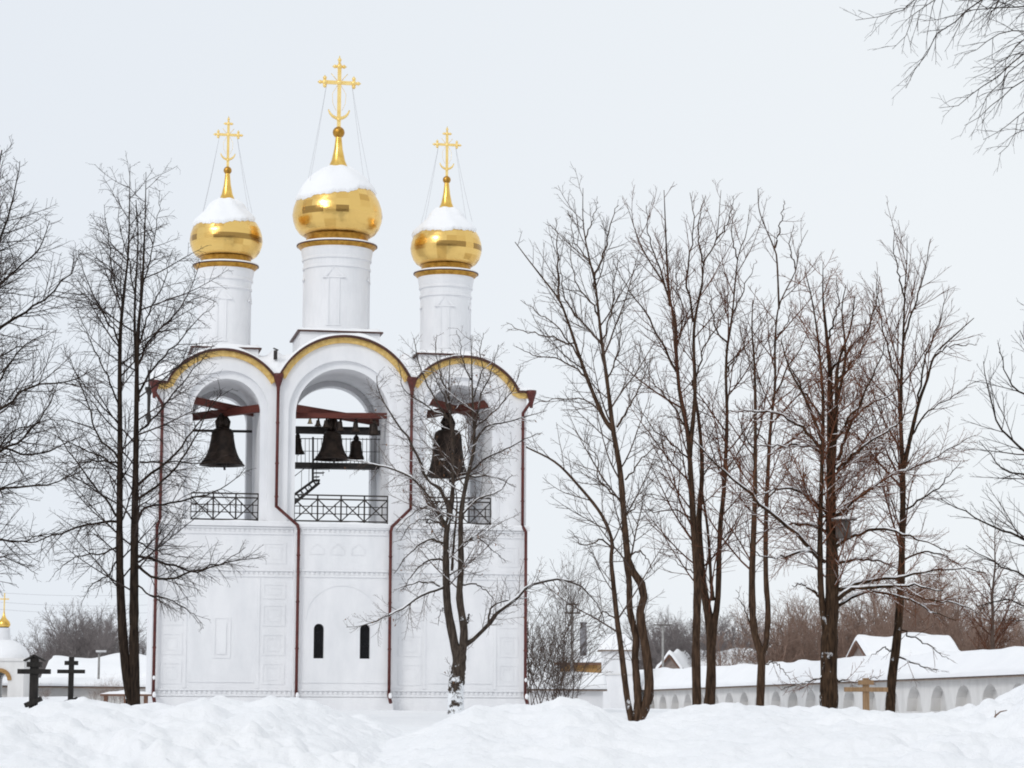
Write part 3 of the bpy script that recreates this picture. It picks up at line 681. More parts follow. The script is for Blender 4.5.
# leaning tree to its right
build_tree('bare_tree', 'slightly leaning tree with fanning upper twigs beside the wooden cross', 58,
    [([(890, 716), (892, 678), (896, 648), (899, 615), (901, 582), (903, 489), (901, 430), (901, 388), (903, 344), (905, 289), (907, 258), (907, 238)], 10, .5), ([(903, 470), (911, 435), (919, 402), (927, 380), (935, 355), (955, 335), (974, 318)], 5, .8)],
    [([(901, 390), (888, 350), (880, 310), (876, 270)], 2.4, .6), ([(904, 340), (916, 300), (926, 265), (930, 240)], 2.4, .6), ([(919, 402), (925, 360), (940, 320), (948, 290)], 2.4, .6), ([(902, 480), (890, 440), (880, 410)], 2, .5), ([(905, 300), (896, 262), (893, 230)], 2, .5),
     ([(903, 510), (925, 497), (945, 480), (962, 460)], 2.4, .6), ([(901, 560), (930, 552), (955, 562), (980, 580)], 2.2, .5), ([(900, 590), (930, 600), (960, 604), (990, 620)], 2.2, .5), ([(896, 655), (915, 664), (945, 672)], 2, .5), ([(899, 630), (920, 640), (950, 660)], 2, .5), ([(895, 655), (885, 648), (870, 656)], 2, .5),
     ([(935, 356), (952, 345), (978, 345)], 1.8, .5), ([(911, 436), (930, 410), (955, 395), (980, 380)], 2.2, .5)],
    TW_FAN, ('bark_big', 'twig_red'), 19, snow=.15, depth=.45)

# trees outside the right edge
build_tree('bare_tree', 'bare tree whose fanned branches enter at the right edge', 50,
    [([(1085, 716), (1082, 600), (1078, 480), (1072, 380), (1066, 300)], 16, 2)],
    [([(1080, 500), (1023, 448), (1001, 429), (990, 394), (984, 362)], 4, .7), ([(1081, 560), (1023, 539), (998, 529), (963, 511), (940, 498)], 4, .7), ([(1078, 460), (1040, 405), (1012, 385), (1000, 350)], 4, .7), ([(1076, 430), (1040, 370), (1020, 330)], 3.6, .7),
     ([(1082, 600), (1035, 580), (1000, 565), (965, 545)], 3.4, .6), ([(1080, 520), (1035, 480), (1005, 470), (980, 440)], 3.6, .6), ([(1083, 620), (1040, 612), (1005, 600), (975, 605)], 3, .6), ([(1074, 400), (1050, 345), (1030, 300)], 3, .6)],
    TW_FAN, BARKS, 20, depth=.4)
build_tree('birch_tree', 'drooping birch twigs hanging in at the upper right corner', 34,
    [([(1190, 740), (1185, 500), (1176, 200), (1168, 0), (1160, -150)], 30, 8)],
    [([(1165, -60), (1080, -60), (1010, -25), (984, 0), (965, 12), (949, 25), (933, 39), (926, 53), (916, 66), (906, 90)], 3.5, .5), ([(1170, 60), (1100, 20), (1050, 8), (1008, 8), (985, 7), (964, 12), (940, 22), (924, 22)], 3.0, .5),
     ([(1166, -90), (1050, -70), (960, -25), (914, 0), (898, 12), (875, 17), (857, 20)], 3.0, .5), ([(1172, 60), (1080, 40), (1024, 53), (1008, 64), (990, 82), (976, 88), (957, 105), (941, 106)], 3.0, .5), ([(1172, 20), (1070, 20), (1024, 41), (1009, 55), (990, 70), (972, 75)], 2.5, .5),
     ([(1176, 140), (1080, 90), (1024, 111), (1008, 127), (984, 140)], 2.5, .5), ([(1168, -30), (1080, -20), (1010, -4), (960, -6), (930, 2), (912, 16), (905, 38), (893, 48)], 2.5, .5), ([(1175, 110), (1085, 70), (1024, 78), (1002, 96), (988, 112), (966, 124)], 3, .5), ([(1170, 30), (1080, 30), (1024, 30), (1000, 34), (982, 48), (962, 54)], 3, .5), ([(1176, 150), (1090, 108), (1030, 128), (1012, 140), (1000, 156)], 2.5, .5), ([(1172, 70), (1075, 58), (1030, 60), (1005, 78), (985, 100), (976, 118)], 2.5, .5)],
    dict(sp=(.55, .16, .12), start=.42, ang=(60, 38, 34), len=((.8, 2.6), (.3, 1.4), (.15, .6)), lf=(.3, .35, .5), up=(-.02, -.05, -.09), wig=.07, rk=.007, rmin=.0021),
    ('bark_grey', 'twig_dark'), 21, depth=.3)


# ------------------------------------------------------------------ the bell tower
T = 4.8
tower = empty('bell_tower', 'white three-arched bell tower with three gold onion domes and red downpipes', 'bell tower', tuple(ORG), YAW)
SILL = 7.3
BAYS = [(-4.62, 1.325, 11.63), (-0.05, 1.86, 11.62), (4.62, 1.325, 11.63)]

def hi(x):
    ax = abs(x)
    if ax <= 2.65: return 14.72 - 2.86 + math.sqrt(2.86 ** 2 - x * x)
    dx = ax - 4.78
    if dx <= 2.08: return 14.05 - 2.45 + math.sqrt(2.45 ** 2 - dx * dx)
    return 12.70

def arch(c, w, zs): return lambda x: zs + math.sqrt(max(0.0, w * w - (x - c) ** 2))

wall = MB()
edges = [-7.3, -2.65, 2.65, 7.3]
for b, (c, w, zs) in enumerate(BAYS):
    for (y0, y1, dw) in ((0, 0.16, 0.30), (0.16, T - 0.7, 0.0), (T - 0.7, T, -0.22)):
        ww = w + dw
        x0, x1 = edges[b], edges[b + 1]
        lx = sorted(set(list(np.linspace(x0, c - ww, 24)) + ([-6.87, -6.86] if b == 0 else [])))
        rx = sorted(set(list(np.linspace(c + ww, x1, 24)) + ([6.86, 6.87] if b == 2 else [])))
        ax = c + ww * np.sin(np.linspace(-PI / 2, PI / 2, 49))
        wall.strip(lx, lambda x: SILL - .02, hi, y0, y1)
        wall.strip(ax, arch(c, ww, zs), hi, y0, y1)
        wall.strip(rx, lambda x: SILL - .02, hi, y0, y1)
wall.box(-7.34, 7.34, -0.10, T + .02, -0.8, SILL - .02)
wall.build('wall', 'whitewash', tower)

# central projecting bay of the lower storey with two slit windows
CB0, CB1, CY = -1.93, 1.95, -0.50
WIN = [(-0.94, 0.2), (0.86, 0.2)]
fr = MB()
flat_lo = lambda x: -0.8
zb, zt = 2.06, 3.2
xs = [CB0]
def slab(x0, x1, z0, z1): fr.box(x0, x1, CY, CY + .30, z0, z1)
cuts = [CB0, WIN[0][0] - .2, WIN[0][0] + .2, WIN[1][0] - .2, WIN[1][0] + .2, CB1]
for k in (0, 2, 4): slab(cuts[k], cuts[k + 1], -.8, SILL - .17)
for c, w in WIN:
    slab(c - w, c + w, -.8, zb)
    fr.strip(c + w * np.sin(np.linspace(-PI / 2, PI / 2, 17)), arch(c, w, zt), lambda x: SILL - .17, CY, CY + .30)
fr.box(CB0 + .002, CB1 - .002, CY + .30, -0.102, -.8, SILL - .17)
fr.build('central_bay', 'whitewash', tower)
for c, w in WIN:
    g = MB(); g.box(c - w - .03, c + w + .03, CY + .24, CY + .27, zb - .03, zt + w + .03); g.build('window', 'dark_glass', tower)

# mouldings: cornices with dentils, string courses, caissons
def cornice(z, x0, x1, y, d=0.03, ledge=0.12):
    m = MB()
    m.box(x0, x1, y - ledge, y - .001, z + .09, z + .16)
    n = int((x1 - x0) / .19)
    for i in range(n):
        a = x0 + (i + .3) * (x1 - x0) / n
        m.box(a, a + .11, y - d, y - .001, z - .05, z + .088)
    m.box(x0, x1, y - .04, y - .001, z - .13, z - .052)
    return m
YW = -0.10
for z in (6.98, 5.33, 0.72):
    m = cornice(z, -7.32, CB0 - .004, YW, ledge=.07)
    m2 = cornice(z, CB1 + .004, 7.32, YW, ledge=.07)
    m3 = cornice(z, CB0, CB1, CY, ledge=.07)
    m.add(m2.v, m2.f); m.add(m3.v, m3.f)
    m.build('cornice', 'whitewash', tower)
m = MB()      # ledge course under the openings
m.box(-7.42, CB0 - .004, YW - .13, YW - .001, SILL - .145, SILL + .03); m.box(CB1 + .004, 7.42, YW - .13, YW - .001, SILL - .145, SILL + .03)
m.box(CB0 - .05, CB1 + .05, CY - .10, YW - .004, SILL - .166, SILL - .03)
m.build('ledge', 'whitewash', tower)
m = MB()
def ring(m, x0, x1, z0, z1, w, d, y):
    m.box(x0, x0 + w, y - d, y - .001, z0, z1); m.box(x1 - w, x1, y - d, y - .001, z0, z1)
    m.box(x0 + w, x1 - w, y - d, y - .001, z1 - w, z1); m.box(x0 + w, x1 - w, y - d, y - .001, z0, z0 + w)
for sx in (-1, 1):
    for (c0, c1) in ((2.22, 3.12), (6.18, 6.98)):
        a, b = (c0, c1) if sx > 0 else (-c1, -c0)
        ring(m, a, b, 5.72, 6.55, .08, .02, YW); ring(m, a + .17, b - .17, 5.88, 6.39, .05, .012, YW)
        for z0 in (1.05, 2.17, 3.30, 4.35):
            z1 = z0 + (.85 if z0 < 4 else .62)
            ring(m, a, b, z0, z1, .08, .02, YW); ring(m, a + .18, b - .18, z0 + .17, z1 - .17, .05, .012, YW)
    # shallow pilaster edges
    for xe in (3.26, 6.06):
        m.box(sx * xe - .05, sx * xe + .05, YW - .025, YW - .001, .90, 5.18)
    # blind window with its frame
    c = sx * 4.66
    ring(m, c - .34, c + .34, 2.05, 3.65, .08, .025, YW)
    m.box(c - .17, c + .17, YW - .035, YW - .001, 2.2, 3.4)
    m.box(c - 1.25, c + 1.25, YW - .03, YW - .001, 1.12, 1.22)
for c in (-1.05, -.25, .55):       # small pointed niches above the windows
    P = [(c - .26, 6.1), (c + .26, 6.1), (c + .26, 6.3), (c, 6.52), (c - .26, 6.3), (c - .26, 6.1)]
    m.band(P, -.025, .025, CY - .02, CY - .001)
P = [(-.04 + 1.42 * math.cos(a), 3.6 + 1.3 * math.sin(a)) for a in np.linspace(0, PI, 30)]
m.band(P, -.03, .03, CY - .022, CY - .001)
m.box(CB0, CB1, CY - .03, CY - .001, 1.12, 1.2)
m.build('moulding', 'whitewash', tower)
# plinth step
m = MB(); m.box(-7.40, CB0 - .006, YW - .06, YW - .001, -.8, .56); m.box(CB1 + .006, 7.40, YW - .06, YW - .001, -.8, .56); m.box(CB0 - .03, CB1 + .03, CY - .06, CY - .001, -.8, .56)
m.build('plinth', 'whitewash', tower)

# roof edge: gilded frieze under a dark metal rim, snow above
paths = [[(x, hi(x)) for x in np.linspace(-2.58, 2.58, 60)]]
arcp = [(x, hi(x)) for x in np.linspace(2.70, 6.84, 50)] + [(6.93, 12.72), (7.0, 12.70), (7.42, 12.70)]
paths += [arcp, [(-x, z) for x, z in reversed(arcp)]]
for p in paths:
    MB().band(p, -.245, -.03, -.12, -.002).build('frieze', 'gilt_trim', tower)
    MB().band(p, -.028, .058, -.26, .25).build('roof_rim', 'roof_metal', tower)

def snow_roof():
    xs = np.linspace(-7.62, 7.62, 260); ys = np.concatenate([[-.24, -.235, -.22, -.19, -.13, -.05], np.linspace(.06, 5.0, 44)])
    X, Y = np.meshgrid(xs, ys)
    Z = np.vectorize(hi)(np.clip(X, -7.3, 7.3))
    d = np.abs(np.abs(X) - 2.65)
    val = 12.95 + .95 * sstep((Y + .1) / 1.9) + .30 * np.exp(-(d / .25) ** 2) - .0 * d
    val = val - 0.9 * np.clip(d - .8, 0, 3)
    out = 12.55 + 1.2 * sstep((Y) / 2.6) - .9 * np.clip(np.abs(X) - 7.0, 0, 2)
    k = .16
    Z2 = k * np.log(np.exp((Z - 13) / k) + np.exp((val - 13) / k) + np.exp((out - 13.0) / k)) + 13
    e = np.clip((Y + .24) / .22, 0, 1); ed = np.clip((7.62 - np.abs(X)) / .2, 0, 1)
    th = (.17 + .05 * fbm(X / .9, Y / .9, 3, 12)) * np.sqrt(1 - (1 - e) ** 2) * np.sqrt(1 - (1 - ed) ** 2)
    base = np.where(Y < .1, Z + .02 + (Z2 - Z) * e * .9, Z2)
    Zt = base + th
    co = np.stack([X, Y, Zt], -1).reshape(-1, 3); R, C = X.shape
    i = (np.arange(R - 1)[:, None] * C + np.arange(C - 1)[None, :]).ravel()
    q = np.stack([i, i + 1, i + C + 1, i + C], 1)
    # front skirt down to the rim
    me = bpy.data.meshes.new('roof_snow'); fill_mesh(me, co, q, True)
    link_mesh('roof_snow', me, 'roof_snow', tower)
snow_roof()
# ledges carry snow too
m = MB()
def snow_sill(m, x0, x1, y0, y1, z, h=.07):
    xs = np.linspace(x0, x1, max(6, int((x1 - x0) / .12))); prof = [(0, 0), (.06, .75), (.25, 1.0), (.7, 1.05), (1, 1.3)]
    v = []; n = len(prof)
    for k, x in enumerate(xs):
        e = min(1, k / 1.5, (len(xs) - 1 - k) / 1.5); hh = h * (1 + .45 * float(vnoise(x * 2.2, z * 3, 4)))
        for (t, u) in prof: v.append((x, y0 + (y1 - y0) * t, z + hh * u * (.25 + .75 * e)))
    f = [(a * n + b, (a + 1) * n + b, (a + 1) * n + b + 1, a * n + b + 1) for a in range(len(xs) - 1) for b in range(n - 1)]
    m.add(v, f, True)
for c, w, zs in BAYS: snow_sill(m, c - w - .28, c + w + .28, -.2, 1.2, SILL - .015, .10)
snow_sill(m, -7.40, CB0, YW - .12, -.001, SILL + .03, .05); snow_sill(m, CB1, 7.40, YW - .12, -.001, SILL + .03, .05)
snow_sill(m, CB0 - .04, CB1 + .04, CY - .09, YW, SILL - .03, .07)
m.build('sill_snow', 'roof_snow', tower)

# drums, domes and crosses
DY = 2.7
PROF = [(1.26, .06), (1.25, .38), (1.38, .41), (1.55, .52), (1.70, .72), (1.80, 1.0), (1.84, 1.25), (1.80, 1.55), (1.70, 1.85), (1.55, 2.12), (1.36, 2.42), (1.10, 2.74), (.86, 2.96), (.64, 3.10), (.46, 3.24)]
pz = [p[1] for p in PROF]; pr = [p[0] for p in PROF]
def drum_and_dome(cx, s, sz, zr, zbase, r_d, half, ztop_ped, cs, zc0, seed):
    ped = MB(); ped.box(cx - half + .12, cx + half - .12, DY - half + .12, DY + half - .12, ztop_ped - (1.45 if half > 1.5 else 1.2), ztop_ped - .06)
    p = ped.build('drum_base', 'whitewash', tower)
    m = MB(); m.box(cx - half, cx + half, DY - half, DY + half, ztop_ped - .058, ztop_ped); m.build('base_roof', 'roof_metal', p)
    m = MB()
    hs = half - .03
    n = 22; g = np.linspace(-hs, hs, n); v = []
    for y in g:
        for x in g:
            e = min(1, (hs - max(abs(x), abs(y))) / .18); v.append((cx + x, DY + y, ztop_ped + .004 + (.13 + .03 * float(vnoise(x * 2 + cx, y * 2, 3))) * math.sqrt(1 - (1 - e) ** 2)))
    m.add(v, [(a * n + b, a * n + b + 1, (a + 1) * n + b + 1, (a + 1) * n + b) for a in range(n - 1) for b in range(n - 1)], True)
    m.build('base_snow', 'roof_snow', p)
    # drum
    H = zr - .18 - zbase
    m = MB()
    prof = [(r_d + .10, 0), (r_d + .10, .16), (r_d + .05, .18), (r_d + .05, .26), (r_d, .28), (r_d, H - .86), (r_d + .06, H - .84), (r_d + .06, H - .76), (r_d + .02, H - .74),
            (r_d + .03, H - .50), (r_d + .09, H - .48), (r_d + .09, H - .40), (r_d + .07, H - .38), (r_d + .12, H - .15), (r_d + .13, H)]
    m.lathe(prof, (cx, DY, zbase), 56, smooth=False)
    dr = m.build('drum', 'whitewash', tower)
    for pgn in dr.data.polygons: pgn.use_smooth = False
    # blind niches with gable heads round the drum
    k = r_d / 1.47
    for q in range(4):
        m = MB(); a = -PI / 2 - math.radians(11) + q * PI / 2
        dx, dy = math.cos(a), math.sin(a); tx, ty = -dy, dx
        def P(u, z, o): return (cx + dx * (r_d + o) + tx * u, DY + dy * (r_d + o) + ty * u, zbase + z)
        def fl(u0, u1, z0, z1, o):
            vs = [P(u0, z0, -.05), P(u1, z0, -.05), P(u1, z1, -.05), P(u0, z1, -.05), P(u0, z0, o), P(u1, z0, o), P(u1, z1, o), P(u0, z1, o)]
            m.add(vs, [(0, 1, 2, 3), (7, 6, 5, 4), (0, 4, 5, 1), (1, 5, 6, 2), (2, 6, 7, 3), (3, 7, 4, 0)])
        w = .21 * k; h0 = .34; h1 = H - 1.32
        fl(-w - .05, -w, h0, h1, .016); fl(w, w + .05, h0, h1, .016); fl(-w - .09, w + .09, h0 - .06, h0, .03)
        fl(-w - .27, w + .27, h1, h1 + .055, .03)
        for sgn in (-1, 1):
            vs = [P(sgn * (w + .22), h1 + .06, -.05), P(0, h1 + .50, -.05), P(0, h1 + .42, -.05), P(sgn * (w + .10), h1 + .06, -.05),
                  P(sgn * (w + .22), h1 + .06, .02), P(0, h1 + .50, .02), P(0, h1 + .42, .02), P(sgn * (w + .10), h1 + .06, .02)]
            m.add(vs, [(0, 1, 2, 3), (7, 6, 5, 4), (0, 4, 5, 1), (1, 5, 6, 2), (2, 6, 7, 3), (3, 7, 4, 0)])
        m.build('niche', 'whitewash', dr)
    # gilded cornice ring
    rr = r_d + .13
    cr = MB(); cr.lathe([(rr + .0, -.19), (rr + .09, -.11), (rr + .16, -.03), (rr + .16, .0)], (cx, DY, zr), 64)
    c = cr.build('ring_cornice', 'gilt_collar', tower)
    m = MB(); m.lathe([(rr + .161, -.035), (rr + .19, -.03), (rr + .19, .012), (rr - .1, .014)], (cx, DY, zr), 64, smooth=False); m.build('rim', 'roof_metal', c)
    m = MB(); m.lathe([(rr + .18, .013), (rr + .17, .06), (rr + .08, .09), (1.3 * s, .11)], (cx, DY, zr), 64); m.build('rim_snow', 'roof_snow', c)
    # dome
    P2 = [(r * s * (1 - (.20 * math.exp(-((z - 2.68) / .32) ** 2) if s < .9 else 0)), z * sz) for r, z in PROF]
    fine = [(float(np.interp(z, [p[1] for p in P2], [p[0] for p in P2])), z) for z in np.linspace(.39 * sz, 3.25 * sz, 44)]
    m = MB(); m.lathe(fine, (0, 0, 0), 72)
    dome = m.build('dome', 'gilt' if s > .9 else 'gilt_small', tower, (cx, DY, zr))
    m = MB(); m.lathe([(1.28 * s, .06), (1.26 * s, .36 * sz), (1.36 * s, .405 * sz)], (0, 0, 0), 64); m.build('collar', 'gilt_collar', dome)
    rng = np.random.default_rng(seed)
    ph = rng.uniform(0, 6, 6)
    def zlow(an):
        return (2.0 + .09 * math.sin(an * 2 + ph[0]) + .04 * math.sin(an * 5 + ph[1]) + .025 * math.sin(an * 11 + ph[2]) + .02 * math.sin(an * 27 + ph[3]) + .015 * math.sin(an * 47 + ph[5]) - .17 * math.cos(an + PI * .97)) * sz
    K = 22
    def wob(r, z, an, k):
        t = k / (K - 1); a = zlow(an); zz = a + (3.22 * sz - a) * t
        R = float(np.interp(zz, [p[1] for p in P2], [p[0] for p in P2]))
        th = .095 * math.sqrt(max(0, 1 - (1 - min(1, t / .12)) ** 2)) * (1 + .25 * math.sin(an * 7 + ph[4] + zz * 3))
        return R + th * .9 + .004, zz + th * .55
    m = MB(); m.lathe([(1, 0)] * K, (0, 0, 0), 144, wob=wob); m.build('snow_cap', 'roof_snow', dome)
    m = MB(); m.lathe([(.47 * s, 3.20 * sz), (.40 * s, 3.30 * sz), (.28 * s, 3.58 * sz), (.18 * s, 4.05 * sz), (.14 * s, 4.4 * sz), (.12 * s, 4.62 * sz)], (0, 0, 0), 32); m.build('finial', 'gilt_plain', dome)
    m = MB(); m.ball((0, 0, 4.76 * sz), .25 * s * (1 if s > .9 else .84), 20, .98); m.build('ball', 'gilt_collar', dome)
    # cross
    m = MB(); w = .15 * cs
    q = lambda x, z: (x * cs, 0, z * cs)
    m.bar(q(0, -.25), q(0, 2.5), w, w * .7); m.bar(q(-.66, 1.72), q(.66, 1.72), w * .7, w)
    for (x, z, dirs) in ((0, 2.40, ((-1, 0), (1, 0), (0, 1))), (-.60, 1.72, ((-1, 0), (0, 1), (0, -1))), (.60, 1.72, ((1, 0), (0, 1), (0, -1)))):
        for dx, dz in dirs:
            L = .30 if dz != -1 else .24
            if (x, dx, dz) == (0, 0, 1): L = .46
            m.tube([q(x, z), q(x + dx * L * .55, z + dz * L * .55), q(x + dx * L, z + dz * L)], [.06 * cs, .05 * cs, .016 * cs], 6)
            m.ball(q(x + dx * L * .62, z + dz * L * .62), .082 * cs, 8)
        m.ball(q(x, z), .12 * cs, 10)
    m.ball(q(0, 1.72), .12 * cs, 10); m.ball(q(0, .17), .10 * cs, 10)
    m.tube([q(.44 * math.sin(a), .68 - .46 * math.cos(a)) for a in np.linspace(-1.35, 1.35, 15)], [.012 * cs + .06 * cs * math.cos(a) for a in np.linspace(-1.35, 1.35, 15)], 6)
    for sx in (-1, 1):
        m.tube([q(sx * .08, 1.6), q(sx * .28, 1.25), q(sx * .26, .85), q(sx * .12, .55)], .008 * cs, 4)
        m.tube([q(sx * .1, 1.82), q(sx * .34, 2.1)], .014 * cs, 4)
    crs = m.build('cross', 'gilt_cross', tower, (cx, DY, zc0))
    m = MB()
    for sx in (-1, 1):
        for sy in (-1, 1):
            p0 = np.array((sx * .52 * cs, 0, 1.66 * cs)); p1 = np.array((sx * 1.22 * s, sy * .75 * s, zr + 2.55 * sz - zc0))
            pts = [p0 * (1 - t) + p1 * t + np.array((0, 0, -.10 * math.sin(PI * t))) for t in np.linspace(0, 1, 8)]
            m.tube(pts, .0045, 4)
    m.build('stay_chain', 'wire', crs)
drum_and_dome(-.09, 1.0, 1.0, 18.84, 15.10, 1.33, 1.72, 15.12, 1.0, 23.97, 1)
drum_and_dome(-4.60, .80, .83, 17.86, 14.36, 1.02, 1.40, 14.38, .68, 22.12, 2)
drum_and_dome(4.42, .80, .83, 17.86, 14.36, 1.02, 1.40, 14.38, .68, 22.12, 3)
# small vent standing in the snow of the roof valley
m = MB(); vx, vz = loc(275.5, 352, .6)
m.box(vx - .07, vx + .07, .53, .67, vz - .3, vz + .06); m.bar((vx - .09, .6, vz + .15), (vx + .11, .6, vz + .07), .2, .03); m.build('roof_vent', 'dark_metal', tower)

# downpipes with funnels and outlets
def downpipe(sx, inner):
    m = MB(); r = .062
    if inner:
        xu = sx * 2.645; xl = sx * 1.80
        pts = [(xu, -.17, 12.75), (xu, -.17, 7.95), (xl - (xl - xu) * .06, -.66, 7.20), (xl, -.66, 7.02), (xl, -.66, .75)]
    else:
        xu = sx * 7.13; xl = sx * 7.24
        pts = [(sx * 7.46, -.20, 12.35), (xu, -.17, 11.85), (xu, -.17, 7.35), (xl, -.32, 7.1), (xl, -.32, .75)]
    for a, b in zip(pts[:-1], pts[1:]): m.tube([a, b], r, 12)
    for p in pts[1:-1]: m.ball(p, r * 1.06, 12)
    for z in (11.2, 9.6, 8.3): m.tube([(pts[1][0], pts[1][1], z), (pts[1][0], pts[1][1], z + .06)], r * 1.25, 12)
    for z in (6.0, 4.2, 2.4): m.tube([(pts[4][0], pts[4][1], z), (pts[4][0], pts[4][1], z + .06)], r * 1.25, 12)
    d = m.build('downpipe', 'rust_paint', tower)
    f = MB(); x, y, z = pts[0]
    f.lathe([(r, -.28), (r * 1.2, -.12), (r * 3.1, .28), (r * 3.3, .30), (r * 3.3, .42), (r * 2.9, .42)], (x, y, z), 20); f.build('funnel', 'rust_paint', d)
    o = MB(); e = pts[-1]; o.tube([e, (e[0], e[1] - .02, e[2] - .12), (e[0] + .04, e[1] - .22, e[2] - .38)], r * 1.1, 12); o.build('outlet', 'rust_paint', d)
    s = MB(); s.ball((e[0] + .03, e[1] - .14, e[2] - .12), .07, 10, 1.7); s.build('outlet_snow', 'roof_snow', d)
    if not inner: s = MB(); s.ball((e[0] + .01, e[1] - .05, 1.28), .055, 10, 1.5); s.build('outlet_snow', 'roof_snow', d)
for sx in (-1, 1):
    downpipe(sx, True); downpipe(sx, False)
# rear funnel and chain on the left corner
m = MB(); m.lathe([(.03, -.9), (.11, -.55), (.06, -.35), (.07, .3), (.17, .55), (.17, .62)], (-7.62, .9, 12.0), 12); m.tube([(-7.62, .9, 12.5), (-7.64, .9, 13.3)], .035, 8); m.build('corner_spout', 'dark_metal', tower)

# iron railings in the openings
def railing(c, w, n, y=.35):
    m = MB(); z0, z1 = SILL + .14, SILL + 1.16; x0, x1 = c - w + .01, c + w - .01
    for z in (z0, z1 - .16, z1): m.bar((x0, y, z), (x1, y, z), .06, .055)
    zr = z1 - .16
    for z in (z0 + (zr - z0) * .34, z0 + (zr - z0) * .67): m.bar((x0, y + .012, z), (x1, y + .012, z), .035, .035)
    for i in range(n + 1):
        x = x0 + (x1 - x0) * i / n; m.bar((x, y, z0 - .14), (x, y, z1), .06, .06, (0, 1, 0))
    for i in range(n):
        a = x0 + (x1 - x0) * i / n; b = x0 + (x1 - x0) * (i + 1) / n; cc = (a + b) / 2
        m.bar((a, y - .012, z0), (b, y - .012, zr), .04, .045); m.bar((a, y - .02, zr), (b, y - .02, z0), .04, .045)
        q = (b - a) * .26; zc = (z0 + zr) / 2; h = (zr - z0) * .3
        m.bar((cc - q, y, zc - h), (cc - q, y, zc + h), .035, .035, (0, 1, 0)); m.bar((cc + q, y, zc - h), (cc + q, y, zc + h), .035, .035, (0, 1, 0))
    m.build('railing', 'dark_metal', tower)
railing(BAYS[0][0], BAYS[0][1], 3); railing(BAYS[1][0], BAYS[1][1], 4); railing(BAYS[2][0], BAYS[2][1], 3)

# crossed timber beams carrying the bells
def beam(p, q, ya, yb, w=.24, h=.30):
    m = MB(); a = loc(*p, ya); b = loc(*q, yb)
    m.bar((a[0], ya, a[1]), (b[0], yb, b[1]), w, h); m.build('beam', 'beam_paint', tower, bevel=.012)
beam((193, 417), (263, 408), 3.9, .45); beam((192, 400), (263, 415), .45, 3.9, .24, .28)
beam((292, 415.5), (391, 416), 1.0, 1.0, .3, .22); beam((293, 408), (389, 424), .5, 3.9)
beam((424, 415), (490, 403.5), 3.9, .45); beam((424, 400), (496, 420.5), .45, 3.9, .24, .26)
def ironbar(p, q, yl, r): 
    m = MB(); a = loc(*p, yl); b = loc(*q, yl); m.tube([(a[0], yl, a[1]), (b[0], yl, b[1])], r, 8); m.build('tie_rod', 'dark_metal', tower)
ironbar((192, 430.5), (252, 431.5), 3.2, .055); 
ironbar((476, 420), (497, 420.5), 1.4, .025)

# ringer's platform with its bell frame and stair
py = 3.0
def L(x, y, yl=py): a = loc(x, y, yl); return (a[0], yl, a[1])
m = MB(); m.bar(L(291, 431), L(382, 433), .18, .20); m.bar(L(291, 428, 3.4), L(372, 429, 3.4), .16, .14)
for x in (313.0, 385.5): m.bar(L(x, 437 if x < 350 else 432), L(x, 464), .075, .075, (0, 1, 0))
pl = m.build('bell_frame', 'dark_metal', tower)
m = MB(); a = L(291, 465); b = L(387, 466.5)
m.bar(a, b, .12, .22); m.bar((a[0], 3.9, a[2] + .03), (b[0], 3.9, b[2] + .03), .12, .2); m.bar((a[0], 3.5, a[2] + .10), (b[0], 3.5, b[2] + .10), .9, .05)
for x in (312.8, 385.8): m.bar(L(x, 466), L(x, 481 if x < 350 else 526), .085, .085, (0, 1, 0))
plat = m.build('platform', 'dark_metal', tower)
m = MB()
for x in np.arange(297, 386, 4.1): m.bar(L(x, 438), L(x, 463), .022, .022, (0, 1, 0))
m.bar(L(292, 438.5), L(386, 439.5), .035, .035); m.bar(L(292, 451), L(386, 452), .022, .022)
m.build('guard_rail', 'dark_metal', plat)
m = MB()
m.bar(L(291, 497), L(313, 481), .05, .10); m.bar(L(291, 506), L(319.5, 482.5), .05, .12); m.bar(L(312, 480.5), L(320, 480.5), .05, .10)
for t in np.linspace(.12, .95, 6):
    p = np.array(L(291, 501.5)) * (1 - t) + np.array(L(316, 482)) * t; m.bar((p[0] - .10, py, p[2] + .13), (p[0] + .10, py, p[2] - .13), .16, .045)
for t in np.linspace(.1, .9, 4):
    p = np.array(L(291, 503)) * (1 - t) + np.array(L(319, 480.5)) * t; m.bar(p, (p[0], p[1], p[2] + .95), .02, .02, (0, 1, 0))
m.bar(L(291, 479), L(319, 457), .03, .03)
for k in range(3): m.bar(L(314, 469 + 4 * k), L(329 - 5 * k, 469 + 4 * k), .5, .025)
for k in range(2): m.bar(L(329 - 6 * k, 467 + 4 * k), L(329 - 6 * k, 472 + 4 * k), .02, .02, (0, 1, 0))
m.build('stair', 'dark_metal', plat)

